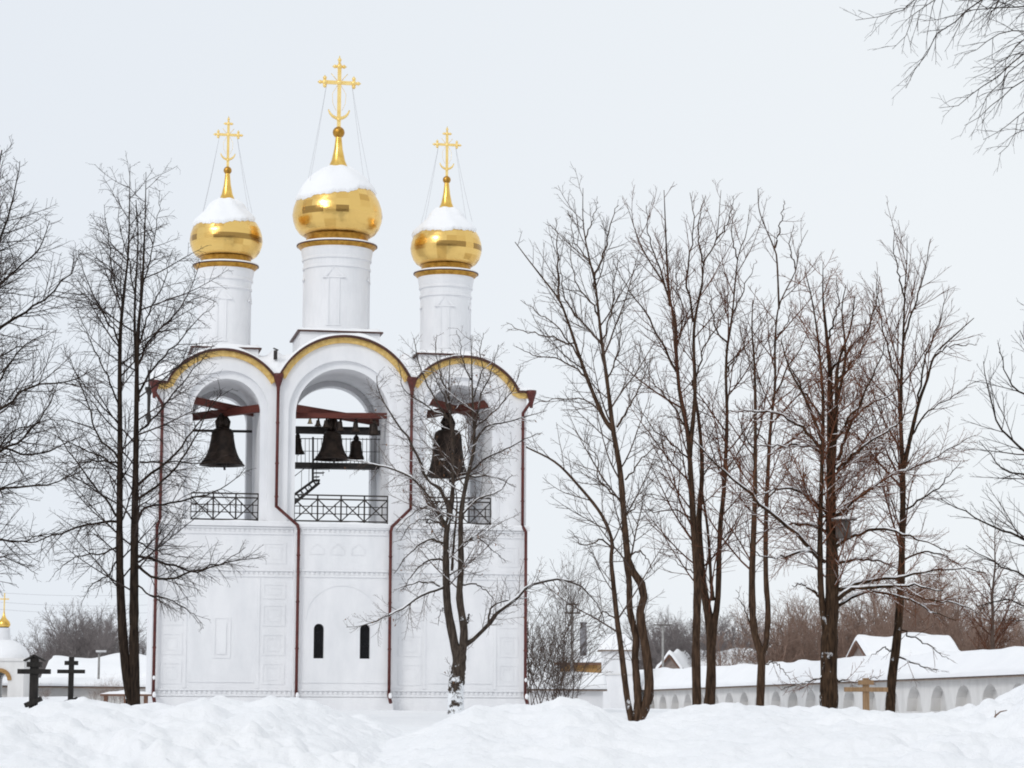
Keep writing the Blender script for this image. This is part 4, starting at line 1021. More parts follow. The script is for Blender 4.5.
# ------------------------------------------------------------------ bells
BP = {'long': [(.0, 1), (.28, .995), (.40, .96), (.47, .88), (.51, .70), (.57, .50), (.66, .32), (.78, .17), (.92, .06), (1.0, .0), (.93, .0), (.80, .07)],
      'full': [(.0, 1), (.42, .995), (.56, .95), (.62, .86), (.66, .62), (.72, .38), (.80, .20), (.90, .08), (1.0, .0), (.94, .0), (.82, .06)]}
def bell(cx, ytop, yshoulder, ybot, wpx, yl, label, kind='long', mat='bronze', group=None, clapper=True, small=False):
    xb, zb_ = loc(cx, ybot, yl); _, zs_ = loc(cx, yshoulder, yl); _, zt_ = loc(cx, ytop, yl)
    R = (loc(cx + wpx / 2, ybot, yl)[0] - loc(cx - wpx / 2, ybot, yl)[0]) / 2
    h = zs_ - zb_
    root = empty('bell', label, 'bell', tw(xb, yl, zb_), YAW, group)
    m = MB(); prof = [(max(r * R, .001), z * h) for r, z in BP[kind]]
    m.lathe(prof, (0, 0, 0), 20 if small else 48)
    for z, e in ((.10, .025), (.16, .02), (.80, .02), (.88, .02)):
        if small: break
        r = float(np.interp(z, [p[1] for p in reversed(BP[kind][1:10])], [p[0] for p in reversed(BP[kind][1:10])])) * R
        m.lathe([(r - .01, z * h - .03), (r + e, z * h), (r - .01, z * h + .03)], (0, 0, 0), 48)
    m.build('body', mat, root)
    ht = zt_ - zs_
    m = MB(); rc = .22 * R
    for k in range(1 if small else 6):
        a = k * PI / 3
        m.tube([(rc * math.cos(a), rc * math.sin(a), h - .02), (rc * 1.25 * math.cos(a), rc * 1.25 * math.sin(a), h + ht * .45), (rc * .55 * math.cos(a), rc * .55 * math.sin(a), h + ht * .85)], .075 * R if not small else .14 * R, 8)
    m.tube([(0, 0, h - .02), (0, 0, h + ht * 1.05)], .13 * R, 8)
    m.build('crown', mat, root)
    if clapper:
        m = MB(); q = .16 * R
        m.tube([(0, 0, h * .85), (q * .6, 0, h * .1)], .05 * R, 8); m.ball((q * .6, 0, h * .02), .12 * R, 12); m.tube([(q * .6, 0, h * .0), (q * .75, 0, -h * .12)], .05 * R, 8)
        m.build('clapper', 'dark_metal', root)
bell(222, 414, 428, 465.5, 46, 2.3, 'large dark bronze bell hanging alone in the left arch', 'long')
bell(447.5, 414, 430, 477, 44, 2.3, 'large dark bell hanging in the right arch behind the tree branches', 'full')
bell(332, 415, 431, 460, 37, 2.2, 'largest dark bell in the middle arch, hung from the beam crossing', 'long')
bell(356, 435, 440.5, 459, 17, 3.0, 'medium dark bell beside the largest bell of the middle arch', 'full')
bell(297.5, 433, 438.5, 454, 15, 3.0, 'small dark bell half hidden by the left jamb of the middle arch', 'long')
gp = 'small bells hung along the red beam of the middle arch'
bell(310, 417, 419, 423.7, 6, 1.0, 'tiny pale brass bell under the red beam of the middle arch', 'long', 'pale_brass', gp, False, True)
bell(318, 417.5, 420, 426, 7.5, 1.0, 'tiny dark bell next to the pale brass bell under the beam', 'long', 'bronze', gp, False, True)
bell(326, 417.5, 420, 427.5, 8.5, 1.0, 'small dark bell just left of the crown of the largest bell', 'long', 'bronze', gp, False, True)
bell(340, 418, 421, 431, 9.5, 1.0, 'small dark bell just right of the crown of the largest bell', 'long', 'bronze', gp, False, True)
bell(355.5, 419, 422, 432, 10, 1.0, 'small dark bell on the red beam above the medium bell', 'long', 'bronze', gp, False, True)
bell(373.5, 420, 423.5, 435, 13, 1.0, 'wide small bell at the right end of the red beam', 'full', 'bronze', gp, False, True)


# ------------------------------------------------------------------ walls and buildings round the yard
def P2(x, Y): p = at(x, 700, Y); return np.array([p[0], p[1]])

def snow_slab(m, a, b, z0, w0, z1, w1, nrm, th, seed, n=60, prof=9):
    """rounded snow blanket over a roof slope from the eave (z0 at -w0) over the ridge (z1) to the far eave"""
    d = b - a; Ln = np.linalg.norm(d); n = max(n, int(Ln / .7)); v = []
    pr = [(-w0 - .06, 0, 0.0), (-w0 - .10, 0, .5), (-w0 * .95, .06, .95), (-w0 * .7, .30, 1), (-w0 * .4, .60, 1), (-w0 * .12, .90, 1), (0, .985, 1), (w0 * .2, .85, 1), (w0, 0, .8)]
    for k in range(n + 1):
        t = k / n; p = a + d * t
        e = min(1, min(k, n - k) / 1.6 * 1.0); e = math.sqrt(1 - (1 - e) ** 2) if e < 1 else 1
        zb = z0[0] + (z0[1] - z0[0]) * t; zr = z1[0] + (z1[1] - z1[0]) * t
        for (o, u, s) in pr:
            h = th * (1 + .35 * float(vnoise(t * Ln * .45, o * 1.5, seed)) + .06 * float(vnoise(t * Ln * 1.7, o * 4, seed + 1)))
            q = p + nrm * o
            v.append((q[0], q[1], zb + (zr - zb) * u + .02 + h * s * (.15 + .85 * e)))
    K = len(pr)
    f = [(i * K + j, (i + 1) * K + j, (i + 1) * K + j + 1, i * K + j + 1) for i in range(n) for j in range(K - 1)]
    m.add(v, f, True)

def yard_wall(label, xa, Ya, xb, Yb, ea, eb, ra, rb, thick, niches, nw, nz0, nz1, mat='old_whitewash', name='monastery_wall', zbot=-1.5, snow_th=.28, cat='wall'):
    a = P2(xa, Ya); b = P2(xb, Yb); d = b - a; Ln = np.linalg.norm(d); d /= Ln
    nrm = np.array([-d[1], d[0]])
    if nrm[1] < 0: nrm = -nrm      # pointing away from the camera
    root = empty(name, label, cat, (a[0], a[1], 0))
    def W(s, o, z): return (d[0] * s + nrm[0] * o, d[1] * s + nrm[1] * o, z)
    ze = lambda s: ea + (eb - ea) * s / Ln; zr = lambda s: ra + (rb - ra) * s / Ln
    m = MB()
    def slab(s0, s1, o0, o1, lo, hi_):
        xs = np.linspace(s0, s1, 13 if callable(lo) else 2); v = []
        L = lo if callable(lo) else (lambda s: lo)
        for s in xs: v += [W(s, o0, L(s)), W(s, o0, hi_(s)), W(s, o1, hi_(s)), W(s, o1, L(s))]
        f = []
        for i in range(len(xs) - 1):
            p, q = 4 * i, 4 * i + 4; f += [(p, q, q + 1, p + 1), (p + 1, q + 1, q + 2, p + 2), (p + 2, q + 2, q + 3, p + 3), (p + 3, q + 3, q, p)]
        q = 4 * (len(xs) - 1); f += [(0, 1, 2, 3), (q + 3, q + 2, q + 1, q)]
        m.add(v, f)
    slab(0, Ln, .45, thick, zbot, ze)
    cur = 0
    for s in sorted(niches):
        if s - nw < cur + .05 or s + nw > Ln - .1: continue
        slab(cur, s - nw, 0, .449, zbot, ze)
        dz = ze(s) - eb
        slab(s - nw, s + nw, 0, .449, zbot, lambda q: nz0 + dz)
        spring = nz1 - nw * 1.15
        slab(s - nw, s + nw, 0, .449, lambda q, s=s, dz=dz: dz + spring + 1.15 * math.sqrt(max(0, nw * nw - (q - s) ** 2)) if abs(q - s) < nw - 1e-6 else dz + spring, ze)
        m.box(0, 0, 0, 0, 0, 0) if False else None
        cur = s + nw
    slab(cur, Ln, 0, .449, zbot, ze)
    # gable end under the roof
    c = thick / 2
    for s in (0.0, Ln):
        s2 = s + (.12 if s == 0 else -.12)
        v = [W(s, 0, ze(s)), W(s, thick, ze(s)), W(s, c, zr(s)), W(s2, 0, ze(s)), W(s2, thick, ze(s)), W(s2, c, zr(s))]
        m.add(v, [(0, 1, 2), (5, 4, 3), (0, 3, 4, 1), (1, 4, 5, 2), (2, 5, 3, 0)])
    m.build('wall', mat, root)
    r = MB(); o = .35
    v = [W(-.2, -o, ze(0) - .02), W(-.2, c, zr(0) + .01), W(-.2, thick + o, ze(0) - .02), W(Ln + .2, -o, ze(Ln) - .02), W(Ln + .2, c, zr(Ln) + .01), W(Ln + .2, thick + o, ze(Ln) - .02)]
    v += [(x, y, z - .055) for x, y, z in v]
    r.add(v, [(0, 3, 4, 1), (1, 4, 5, 2), (6, 7, 10, 9), (7, 8, 11, 10), (0, 6, 9, 3), (2, 5, 11, 8), (0, 1, 7, 6), (1, 2, 8, 7), (3, 9, 10, 4), (4, 10, 11, 5)])
    rf = r.build('roof', 'eave_wood', root)
    s = MB(); aa = nrm * c - d * .2; bb = nrm * c + d * (Ln + .2)
    snow_slab(s, aa, bb, (ze(0), ze(Ln)), c + o, (zr(0), zr(Ln)), 0, nrm, snow_th, 5)
    s.build('roof_snow', 'roof_snow', rf)
    return root, a, d, Ln

def along(px, a, d):
    # distance along the wall line where the picture column px meets it
    r = ray(px, 690); r2 = np.array([r[0], r[1]]); M = np.array([[d[0], -r2[0]], [d[1], -r2[1]]])
    return np.linalg.solve(M, -a)[0]
Dw = lambda x: 1 / (.01 + (x - 1024) * 1.003e-5)
a_ = P2(1290, Dw(1290)); b_ = P2(622, Dw(622)); d_ = (b_ - a_) / np.linalg.norm(b_ - a_)
s914, s938 = along(914, a_, d_), along(938, a_, d_)
ds = abs(s914 - s938)
yard_wall('long white yard wall with arched niches under a thick snowy roof, behind the wooden cross', 1290, Dw(1290), 622, Dw(622), 1.73, 1.10, 2.55, 2.2, 1.7, [s938 + ds * k for k in range(-24, 60)], ds * .34, -.30, .80)
yard_wall('short white wall with one wide blind arch and a humped snow roof beside the tower', 490, 129, 603, 129, 1.05, 1.05, 1.60, 1.60, 1.7, [along(559, P2(490, 129), (P2(603, 129) - P2(490, 129)) / np.linalg.norm(P2(603, 129) - P2(490, 129)))], .66, -.6, .42, 'whitewash', 'yard_wall')

def hip_roof(m, x0, x1, y0, y1, ze, zt, rx, ov=.25):
    cx = (x0 + x1) / 2; cy = (y0 + y1) / 2
    v = [(x0 - ov, y0 - ov, ze), (x1 + ov, y0 - ov, ze), (x1 + ov, y1 + ov, ze), (x0 - ov, y1 + ov, ze), (cx - rx, cy, zt), (cx + rx, cy, zt)]
    v += [(x, y, z - .08) for x, y, z in v[:4]]
    m.add(v, [(0, 1, 5, 4), (1, 2, 5), (2, 3, 4, 5), (3, 0, 4), (6, 9, 8, 7), (0, 6, 7, 1), (1, 7, 8, 2), (2, 8, 9, 3), (3, 9, 6, 0)])
def hip_snow(m, x0, x1, y0, y1, ze, zt, rx, ov, th, seed):
    n = 26; v = []
    cx = (x0 + x1) / 2; cy = (y0 + y1) / 2; hx = (x1 - x0) / 2 + ov; hy = (y1 - y0) / 2 + ov
    for j in range(n + 1):
        for i in range(n + 1):
            x = cx + hx * (2 * i / n - 1); y = cy + hy * (2 * j / n - 1)
            e = min((hx - abs(x - cx)) / max(hx - rx, .01), (hy - abs(y - cy)) / hy)
            z = ze + (zt - ze) * min(1, max(0, e)); q = min(1, max(0, e) / .1)
            v.append((x, y, z + .01 + th * math.sqrt(1 - (1 - q) ** 2) * (1 + .3 * float(vnoise(x * .8 + seed, y * .8, seed)))))
    m.add(v, [(j * (n + 1) + i, j * (n + 1) + i + 1, (j + 1) * (n + 1) + i + 1, (j + 1) * (n + 1) + i) for j in range(n) for i in range(n)], True)

# small gate turret
Dg = 160
p0, p1 = at(601, 700, Dg), at(634, 700, Dg); w = p1[0] - p0[0]
g = empty('gate_turret', 'small square white turret with a snowy hipped roof on the yard wall', 'turret', ((p0[0] + p1[0]) / 2, Dg + w / 2, 0))
ze = at(617, 650, Dg)[2]; zt = at(617, 637, Dg)[2]; zm = at(617, 674, Dg)[2]; h = w / 2
m = MB(); m.box(-h + .1, h - .1, -h + .1, h - .1, zm, ze - .06); m.box(-h - .12, h + .3, -h - .12, h + .12, -1.5, zm - .06); m.build('wall', 'whitewash', g)
m = MB(); m.box(-h - .2, h + .38, -h - .2, h + .2, zm - .058, zm - .002); m.build('string_course', 'old_whitewash', g)
m = MB(); hip_roof(m, -h + .1, h - .1, -h + .1, h - .1, ze, zt, .5, .25); r = m.build('roof', 'eave_wood', g)
m = MB(); hip_snow(m, -h + .1, h - .1, -h + .1, h - .1, ze, zt, .5, .27, .22, 3); m.build('roof_snow', 'roof_snow', r)

def gable_house(name, label, px0, px1, yb, ye, yr, D, depth, wallm, roofm, yaw=0, axis='x', th=.35, cat='house', zbot=-1.5, ov=.4, windows=()):
    """ridge along the picture ('x') or towards the viewer ('y')"""
    a, b = at(px0, 700, D), at(px1, 700, D); w = (b[0] - a[0]) / 2; c = (a[0] + b[0]) / 2
    root = empty(name, label, cat, (c, D + depth / 2, 0), yaw)
    ze = at((px0 + px1) / 2, ye, D)[2]; zr = at((px0 + px1) / 2, yr, D + (depth / 2 if axis == 'x' else 0))[2]; h = depth / 2
    m = MB(); m.box(-w, w, -h, h, zbot, ze)
    if axis == 'y':
        v = [(-w, -h, ze), (w, -h, ze), (0, -h, zr), (-w, h, ze), (w, h, ze), (0, h, zr)]
    else:
        v = [(-w, -h, ze), (-w, h, ze), (-w, 0, zr), (w, -h, ze), (w, h, ze), (w, 0, zr)]
    m.add(v, [(0, 1, 2), (5, 4, 3), (0, 3, 4, 1), (1, 4, 5, 2), (2, 5, 3, 0)])
    m.build('wall', wallm, root)
    H, Wd = (h, w) if axis == 'x' else (w, h)      # half span across the ridge, half length along it
    sl = (zr - ze) / H
    def R(s, o, z): return (s, o, z) if axis == 'x' else (o, s, z)
    L = Wd + ov; E = H + ov; zee = ze - sl * ov + .04
    m = MB(); v = [R(-L, -E, zee), R(-L, 0, zr + .06), R(-L, E, zee), R(L, -E, zee), R(L, 0, zr + .06), R(L, E, zee)]; v += [(x, y, z - .16) for x, y, z in v]
    m.add(v, [(0, 3, 4, 1), (1, 4, 5, 2), (6, 7, 10, 9), (7, 8, 11, 10), (0, 6, 9, 3), (2, 5, 11, 8), (0, 1, 7, 6), (1, 2, 8, 7), (3, 9, 10, 4), (4, 10, 11, 5)])
    rf = m.build('roof', roofm, root)
    s = MB(); ax = np.array([1., 0]) if axis == 'x' else np.array([0, 1.]); nr = np.array([0, 1.]) if axis == 'x' else np.array([1., 0])
    snow_slab(s, -ax * (L - .05), ax * (L - .05), (zee, zee), E - .05, (zr + .06, zr + .06), 0, nr, th, 8); s.build('roof_snow', 'roof_snow', rf)
    for (wx0, wx1, wy0, wy1) in windows:
        q0, q1 = at(wx0, wy1, D), at(wx1, wy0, D)
        m = MB(); m.box(q0[0] - c, q1[0] - c, -h - .03, -h + .02, q0[2], q1[2]); f = m.build('window', 'dark_glass', root)
    return root

# houses and roofs beyond the wall
gable_house('timber_house', 'ochre timber house with a brown roof edge behind the short wall', 564, 601, 690, 662.5, 658, 175, 5, 'timber_wall', 'plank_wood', math.radians(-6), 'x', .12, windows=())
gable_house('wooden_house', 'grey wooden gable poking above the snowy wall roof behind the close pair of trees', 671, 690, 690, 667, 655.5, 230, 8, 'gable_wood', 'plank_wood', math.radians(-14), 'y', .45)
gable_house('barn', 'long low barn roof deep in snow behind the thin forked tree', 700, 757, 690, 668, 655, 235, 7, 'gable_wood', 'plank_wood', 0, 'x', .45)
gable_house('outbuilding', 'snow-covered outbuilding with a steep left roof end behind the wooden cross', 868, 957, 690, 659, 642, 190, 8, 'gable_wood', 'plank_wood', math.radians(4), 'x', .5)
gable_house('farm_building', 'long snow-roofed building across the yard behind the two black crosses', 44, 150, 700, 681, 664, 150, 8, 'old_whitewash', 'plank_wood', math.radians(2), 'x', .45)
# boiler chimney
c = at(583.5, 700, 178); z0, z1 = at(583.5, 660, 178)[2], at(583.5, 622, 178)[2]
g = empty('brick_chimney', 'square grey brick chimney rising behind the ochre house', 'chimney', (c[0], 178.5, 0))
m = MB(); m.box(-.24, .24, -.24, .24, -1.5, z1 - .35); m.box(-.20, .20, -.20, .20, z1 - .35, z1 - .1); m.build('shaft', 'grey_brick', g)
m = MB(); m.box(-.27, .27, -.27, .27, z1 - .098, z1); m.build('cap', 'grey_brick', g)

def pole(px, ytop, D, arms, label, r=.13):
    b = at(px, 700, D); zt = at(px, ytop, D)[2]
    g = empty('utility_pole', label, 'utility pole', (b[0], D, 0))
    m = MB(); m.tube([(0, 0, -1.5), (0, 0, zt)], [r, r * .75], 10); m.build('post', 'concrete', g)
    for (y, hw) in arms:
        z = at(px, y, D)[2]; m = MB(); m.bar((-hw, -.12, z), (hw, -.12, z), .09, .11)
        am = m.build('crossarm', 'grey_wood', g)
        for sx in (-.9, -.4, .4, .9):
            q = MB(); q.lathe([(.03, .05), (.05, .09), (.05, .16), (.025, .22)], (sx * hw, -.12, z), 8); q.build('insulator', 'lamp_shell', am)
pole(572, 602, 170, ((604.5, .42), (613, .55)), 'grey utility pole with two crossarms next to the brick chimney')
pole(663, 621, 225, ((625, .85),), 'faint grey utility pole with one crossarm among the far fan-shaped trees')

# lamp on a thin mast, left
b = at(98, 700, 118); zt = at(98, 651, 118)[2]
g = empty('lamp_post', 'thin grey lamp mast with a flat lamp head before the farm building', 'lamp post', (b[0], 118, 0))
m = MB(); m.tube([(0, 0, -1), (0, 0, zt - .1)], [.07, .05], 8); m.tube([(0, 0, zt - .12), (.14, -.1, zt - .03)], .035, 8); m.build('mast', 'concrete', g)
m = MB(); m.box(-.12, .34, -.26, .0, zt - .06, zt + .03); m.build('lamp_head', 'lamp_shell', g, bevel=.02)

# low white yard wall on the left
yard_wall('low white wall under a thin snow cap behind the two black grave crosses', -40, 112, 152, 113, 1.02, .98, 1.20, 1.16, .7, [], .3, 0, .5, 'old_whitewash', 'yard_wall', -1, .16)
# bench board by the double trunk
a, b = at(101, 694.5, 88), at(151, 695.5, 88)
g = empty('plank_bench', 'long brown plank bench with snow along its top by the twin-trunk tree', 'bench', ((a[0] + b[0]) / 2, 88, 0))
hw = (b[0] - a[0]) / 2
m = MB(); m.box(-hw, hw, -.16, .16, a[2] - .05, a[2] + .02); m.build('seat', 'plank_wood', g)
for sx in (-.8, 0, .8):
    m = MB(); m.box(sx * hw - .06, sx * hw + .06, -.12, .12, -.4, a[2] - .051); m.build('leg', 'plank_wood', g)
m = MB(); snow_sill(m, -hw, hw, -.16, .16, a[2] + .02, .08); m.build('snow', 'roof_snow', g)

# chapel at the left edge
Dc = 108
b = at(-4, 700, Dc); rad = (at(23, 700, Dc)[0] - b[0]); zs = at(3, 661, Dc)[2]; zt = at(3, 639, Dc)[2]
g = empty('chapel', 'small white chapel with a snow-covered round roof and gold cross at the left edge', 'chapel', (b[0], Dc + rad, 0))
m = MB(); sp = .62; ah = at(0, 672, Dc)[2]
aw = .30 * rad
ac = at(-1, 700, Dc)[0] - b[0]
for (y0, y1) in ((-rad, -rad + .5), (rad - .5, rad)):
    for (x0, x1) in ((-rad, ac - aw), (ac + aw, rad)): m.box(x0, x1, y0, y1, -1, zs)
    m.strip(ac + aw * np.sin(np.linspace(-PI / 2, PI / 2, 21)), arch(ac, aw, ah - aw), lambda x: zs, y0, y1)
for x0 in (-rad, rad - .5): m.box(x0 + .003, x0 + .497, -rad + .502, rad - .502, -1, zs - .003)
m.box(-rad - .07, rad + .07, -rad - .07, rad + .07, zs + .002, zs + .12)
m.build('wall', 'old_whitewash', g)
m = MB(); m.band([(ac + (aw + .08) * math.cos(t), ah - aw + (aw + .08) * math.sin(t)) for t in np.linspace(0, PI, 24)], -.08, .09, -rad - .05, -rad - .002); m.build('arch_trim', 'timber_wall', g)
m = MB(); m.box(ac - aw, ac + aw, -rad + .26, -rad + .32, -1, .25); m.build('gate', 'grey_wood', g)
m = MB(); m.lathe([(rad * 1.0 * math.cos(t), (zt - zs - .1) * math.sin(t)) for t in np.linspace(0, PI / 2 - .01, 16)], (0, 0, zs + .122), 40); rf = m.build('dome', 'roof_snow', g)
zb_ = at(1, 627, Dc)[2]
m = MB(); m.lathe([(.32, zt - .05 - zb_ - .1), (.28, zb_ - zb_ - .1), (.27, 0)], (0, 0, zb_), 20); m.build('drum', 'whitewash', rf)
m = MB(); m.lathe([(.2, 0), (.27, .06), (.29, .16), (.24, .28), (.12, .40), (.05, .55), (.03, .7)], (0, 0, zb_), 24); m.build('cupola', 'gilt_plain', rf)
zc = zb_ + .68
m = MB(); m.bar((0, 0, zc - .05), (0, 0, at(1, 592, Dc)[2]), .05); zq = at(1, 598, Dc)[2]; m.bar((-.2, 0, zq), (.2, 0, zq), .04, .05); m.build('cross', 'gilt_cross', rf)

# grave crosses
def ground_at(px, D):
    p = at(px, 700, D); return p[0], float(gh(p[0], D))
def grave_cross(px, ytop, D, w, bars, label, mat, slant=True, roof=False, yaw=0.0, snow=True):
    x, gz = ground_at(px, D); zt = at(px, ytop, D)[2]; k = D / F
    g = empty('grave_cross' if mat == 'black_wood' else 'wooden_cross', label, 'cross', (x, D, gz), yaw)
    hz = w * k / 2
    m = MB(); m.box(-hz, hz, -hz * .8, hz * .8, -.5, zt - gz); m.build('post', mat, g, bevel=.008)
    s = MB(); s.ball((0, 0, zt - gz), hz * 1.1, 10, .9)
    for (y, half, th, tilt) in bars:
        z = at(px, y, D)[2] - gz; hh = half * k; t = th * k
        m = MB(); m.bar((-hh, -.012, z + tilt * k), (hh, -.012, z - tilt * k), hz * 2.1, t); m.build('crossbar', mat, g, bevel=.006)
        if snow:
            pts = [(-hh * u, -.012, z + tilt * k * u + t / 2 + .006) for u in np.linspace(.97, -.97, 9)]
            s.tube(pts, [.004] + [hz * .55] * 7 + [.004], 8)
    if roof:
        z = zt - gz
        m = MB(); q = hz * 2.3
        m.bar((-q * 1.1, 0, z - .07), (0, 0, z + .03), hz * 2.6, .03); m.bar((0, 0, z + .03), (q * 1.1, 0, z - .07), hz * 2.6, .03); m.build('little_roof', mat, g)
    if snow:
        s.build('snow', 'roof_snow', g)
    return g
grave_cross(33.5, 657, 47, 8, ((664.5, 7, 5, 0), (671.5, 16, 4.8, 0), (702, 8, 4.5, -3.5)), 'thicker black three-barred grave cross near the left edge', 'black_wood', snow=False, roof=True)
grave_cross(70.5, 657, 60, 5, ((663, 6.5, 4.2, 0), (671.5, 13.5, 3.8, 0), (701, 7, 4, -2.2)), 'slimmer black three-barred grave cross, nearer the twin-trunk tree', 'black_wood', snow=False)
grave_cross(866, 678, 54, 6.2, ((682.5, 7.5, 4.5, 0), (689.5, 21.5, 4.5, 0)), 'pale unpainted wooden cross beside the slightly leaning tree', 'fresh_wood', snow=False)

# nest box nailed to the stout trunk
a = at(844, 538, BIG_D - .12); b = at(853, 521, BIG_D - .12)
g = empty('nest_box', 'grey wooden nest box with a snow-topped lid on the stout dark trunk', 'nest box', (a[0], BIG_D - .02, a[2]), math.radians(-20))
hw = .145; hb = b[2] - a[2]
m = MB(); m.box(-hw, hw, -hw, hw, 0, hb); bx = m.build('box', 'grey_wood', g, bevel=.006)
m = MB(); m.lathe([(.001, 0), (.035, 0), (.035, -.012)], (0, 0, 0), 16); o = m.build('entrance_hole', 'dark_glass', g, (0.02, -hw - .004, hb * .7)); o.rotation_euler = (PI / 2, 0, 0)
m = MB(); m.bar((-hw - .07, 0, hb + .01), (hw + .12, 0, hb + .05), 2 * hw + .14, .035); m.build('lid', 'grey_wood', g)
m = MB(); m.bar((-hw - .02, hw + .03, -.12), (-hw - .02, hw + .03, hb + .12), .07, .04); m.build('batten', 'grey_wood', g)
m = MB(); snow_sill(m, -hw - .07, hw + .13, -hw - .08, hw + .07, hb + .04, .06); m.build('snow', 'roof_snow', g)

# overhead wires on the left
for k, (ya, yb) in enumerate(((588, 592), (597, 603), (604, 611))):
    a, b = at(-60, ya, 150), at(190, yb, 165)
    pts = [a * (1 - t) + b * t - np.array([0, 0, .35 * math.sin(PI * t)]) for t in np.linspace(0, 1, 24)]
    m = MB(); m.tube(pts, .008, 5); o = m.build('overhead_wire', 'wire')
    tag(o, ('topmost faint wire crossing the sky above the left wood', 'middle faint wire of the three above the left wood', 'lowest faint wire of the three above the left wood')[k], 'wire', 'overhead wires at the left')

# broken branch stuck in the bank
x, y = at(1000, 735, 18.2)[0], 18.2; gz = float(gh(x, y))
m = MB(); m.tube([(x - .06, y - .04, gz - .03), (x - .03, y, gz + .02), (x + .01, y + .02, gz + .05), (x + .06, y + .03, gz + .06)], [.006, .007, .005, .003], 6); m.tube([(x - .03, y, gz + .02), (x - .035, y - .03, gz + .06)], [.004, .002], 5)
o = m.build('broken_twig', 'twig_wood'); tag(o, 'small broken twig lying on the snow bank near the right edge', 'twig')

# ------------------------------------------------------------------ trees and shrubs beyond the walls
def wild(kind, seed):
    """one stem-and-crown pair of meshes for trees and shrubs in the distance, in metres, about 10 m tall (shrubs 4 m)"""
    rng = np.random.default_rng(seed)
    if kind == 'slender': n, H, sp, lean = 1, 10, .3, .03
    elif kind == 'fan': n, H, sp, lean = 4, 8, .25, .42
    elif kind == 'bushy': n, H, sp, lean = 3, 9, .2, .30
    else: n, H, sp, lean = 9, 4.2, .05, .34
    K = 14; S, R = [], []
    for i in range(n):
        az = 2 * PI * (i + rng.uniform(0, .8)) / n; h = H * rng.uniform(.8, 1.0)
        t = np.linspace(0, 1, K)
        base = rng.normal(size=2) * (.25 if kind == 'shrub' else .04)
        rad = lean * h * (t ** 1.3 if kind != 'fan' else t ** 1.1)
        P = np.stack([base[0] + rad * math.cos(az), base[1] + rad * math.sin(az), h * t - .4], 1) + np.cumsum(rng.normal(size=(K, 3)) * h * .006, 0)
        S.append(P); R.append((.018 * h if kind != 'shrub' else .006 * h) * (1 - t * .93) / (n ** .35))
    S = np.array(S); R = np.array(R)
    if kind == 'shrub':
        lv = ((.22, .2, 38, .3, 1.5, .4), (.18, .1, 40, .12, .7, .5), (.16, .1, 40, .1, .3, .5)); up = .05; rm = .004
    else:
        lv = ((.20, .22 if kind != 'fan' else .12, 42, .5, 3.2, .42), (.20, .1, 42, .25, 1.4, .5), (.16, .1, 42, .2, .7, .55)); up = .05; rm = .0085
    G = []; cur, cr = S, R
    for j, (s_, st, an, l0, l1, lf) in enumerate(lv):
        P, r = sprout(rng, cur, cr, s_, st, an, l0, l1, lf, 6 - j, up, .07, .009, rm)
        G.append((P, r, 4 if j == 0 else 3)); cur, cr = P, r
    return mesh_from([(S, R, 6)], 'trunk'), mesh_from(G, 'crown')
LIB = {}
def wild_tree(kind, var, name, label, cat, px, D, height, group, mats, rng, tint=None):
    key = (kind, var, mats)
    if key not in LIB:
        a, b = wild(kind, 100 + var * 7 + {'slender': 0, 'fan': 1, 'bushy': 2, 'shrub': 3}[kind]); a.materials.append(MATS[mats[0]]); b.materials.append(MATS[mats[1]]); LIB[key] = (a, b)
    a, b = LIB[key]
    x, gz = ground_at(px, D)
    root = empty(name, label, cat, (x, D, gz - .1), rng.uniform(0, 6.28), group)
    s = height / {'slender': 10, 'fan': 8, 'bushy': 9, 'shrub': 4.2}[kind]
    root.scale = (s * rng.uniform(.9, 1.15), s * rng.uniform(.9, 1.15), s)
    for nm, me in (('trunk', a), ('crown', b)):
        o = bpy.data.objects.new(nm, me); COL.objects.link(o); o.parent = root
rng = np.random.default_rng(4)
WOOD = ('twig_wood', 'twig_wood'); FAR = ('twig_far', 'twig_far'); RW = ('twig_grey', 'twig_red')
def top_h(px, ytop, D): return at(px, ytop, D)[2] - ground_at(px, D)[1]
TOPX = [716, 740, 770, 800, 840, 870, 900, 930, 950, 975, 1000, 1040]; TOPY = [604, 592, 584, 580, 582, 572, 556, 544, 552, 580, 590, 584]
for i in range(58):
    px = 716 + (1046 - 716) * (i + rng.uniform(0, 1)) / 58; D = rng.uniform(205, 300)
    y = float(np.interp(px, TOPX, TOPY)) + rng.uniform(-2, 22)
    wild_tree(('slender', 'bushy', 'slender', 'bushy')[i % 4], i % 3, 'woodland_tree', 'bare brown tree in the dense wood beyond the long yard wall', 'bare tree', px, D, top_h(px, y, D), 'brown wood beyond the yard wall', WOOD, rng)
for i in range(13):
    px = 640 + 82 * (i + rng.uniform(.1, .9)) / 13; D = rng.uniform(235, 290)
    wild_tree('fan', i % 3, 'fan_tree', 'rounded fan-shaped bare tree far behind the wooden gable', 'bare tree', px, D, top_h(px, 600 + rng.uniform(-2, 10) + abs(px - 695) * .14, D), 'fan-shaped trees behind the wooden gable', FAR, rng)
LX = [(22, 632), (32, 628), (42, 636), (50, 625), (58, 612), (66, 598), (74, 594), (83, 592), (92, 594), (101, 600), (109, 612), (116, 622), (143, 622), (149, 616), (37, 640), (62, 622), (88, 610), (104, 626), (126, 628), (77, 606), (95, 604)]
for i, (px, y) in enumerate(LX):
    D = rng.uniform(195, 230)
    wild_tree(('bushy', 'fan', 'bushy')[i % 3], i % 3, 'woodland_tree', 'grey bare tree in the clump above the farm building roof', 'bare tree', px, D, top_h(px, y, D), 'grey clump of trees at the left', FAR, rng)
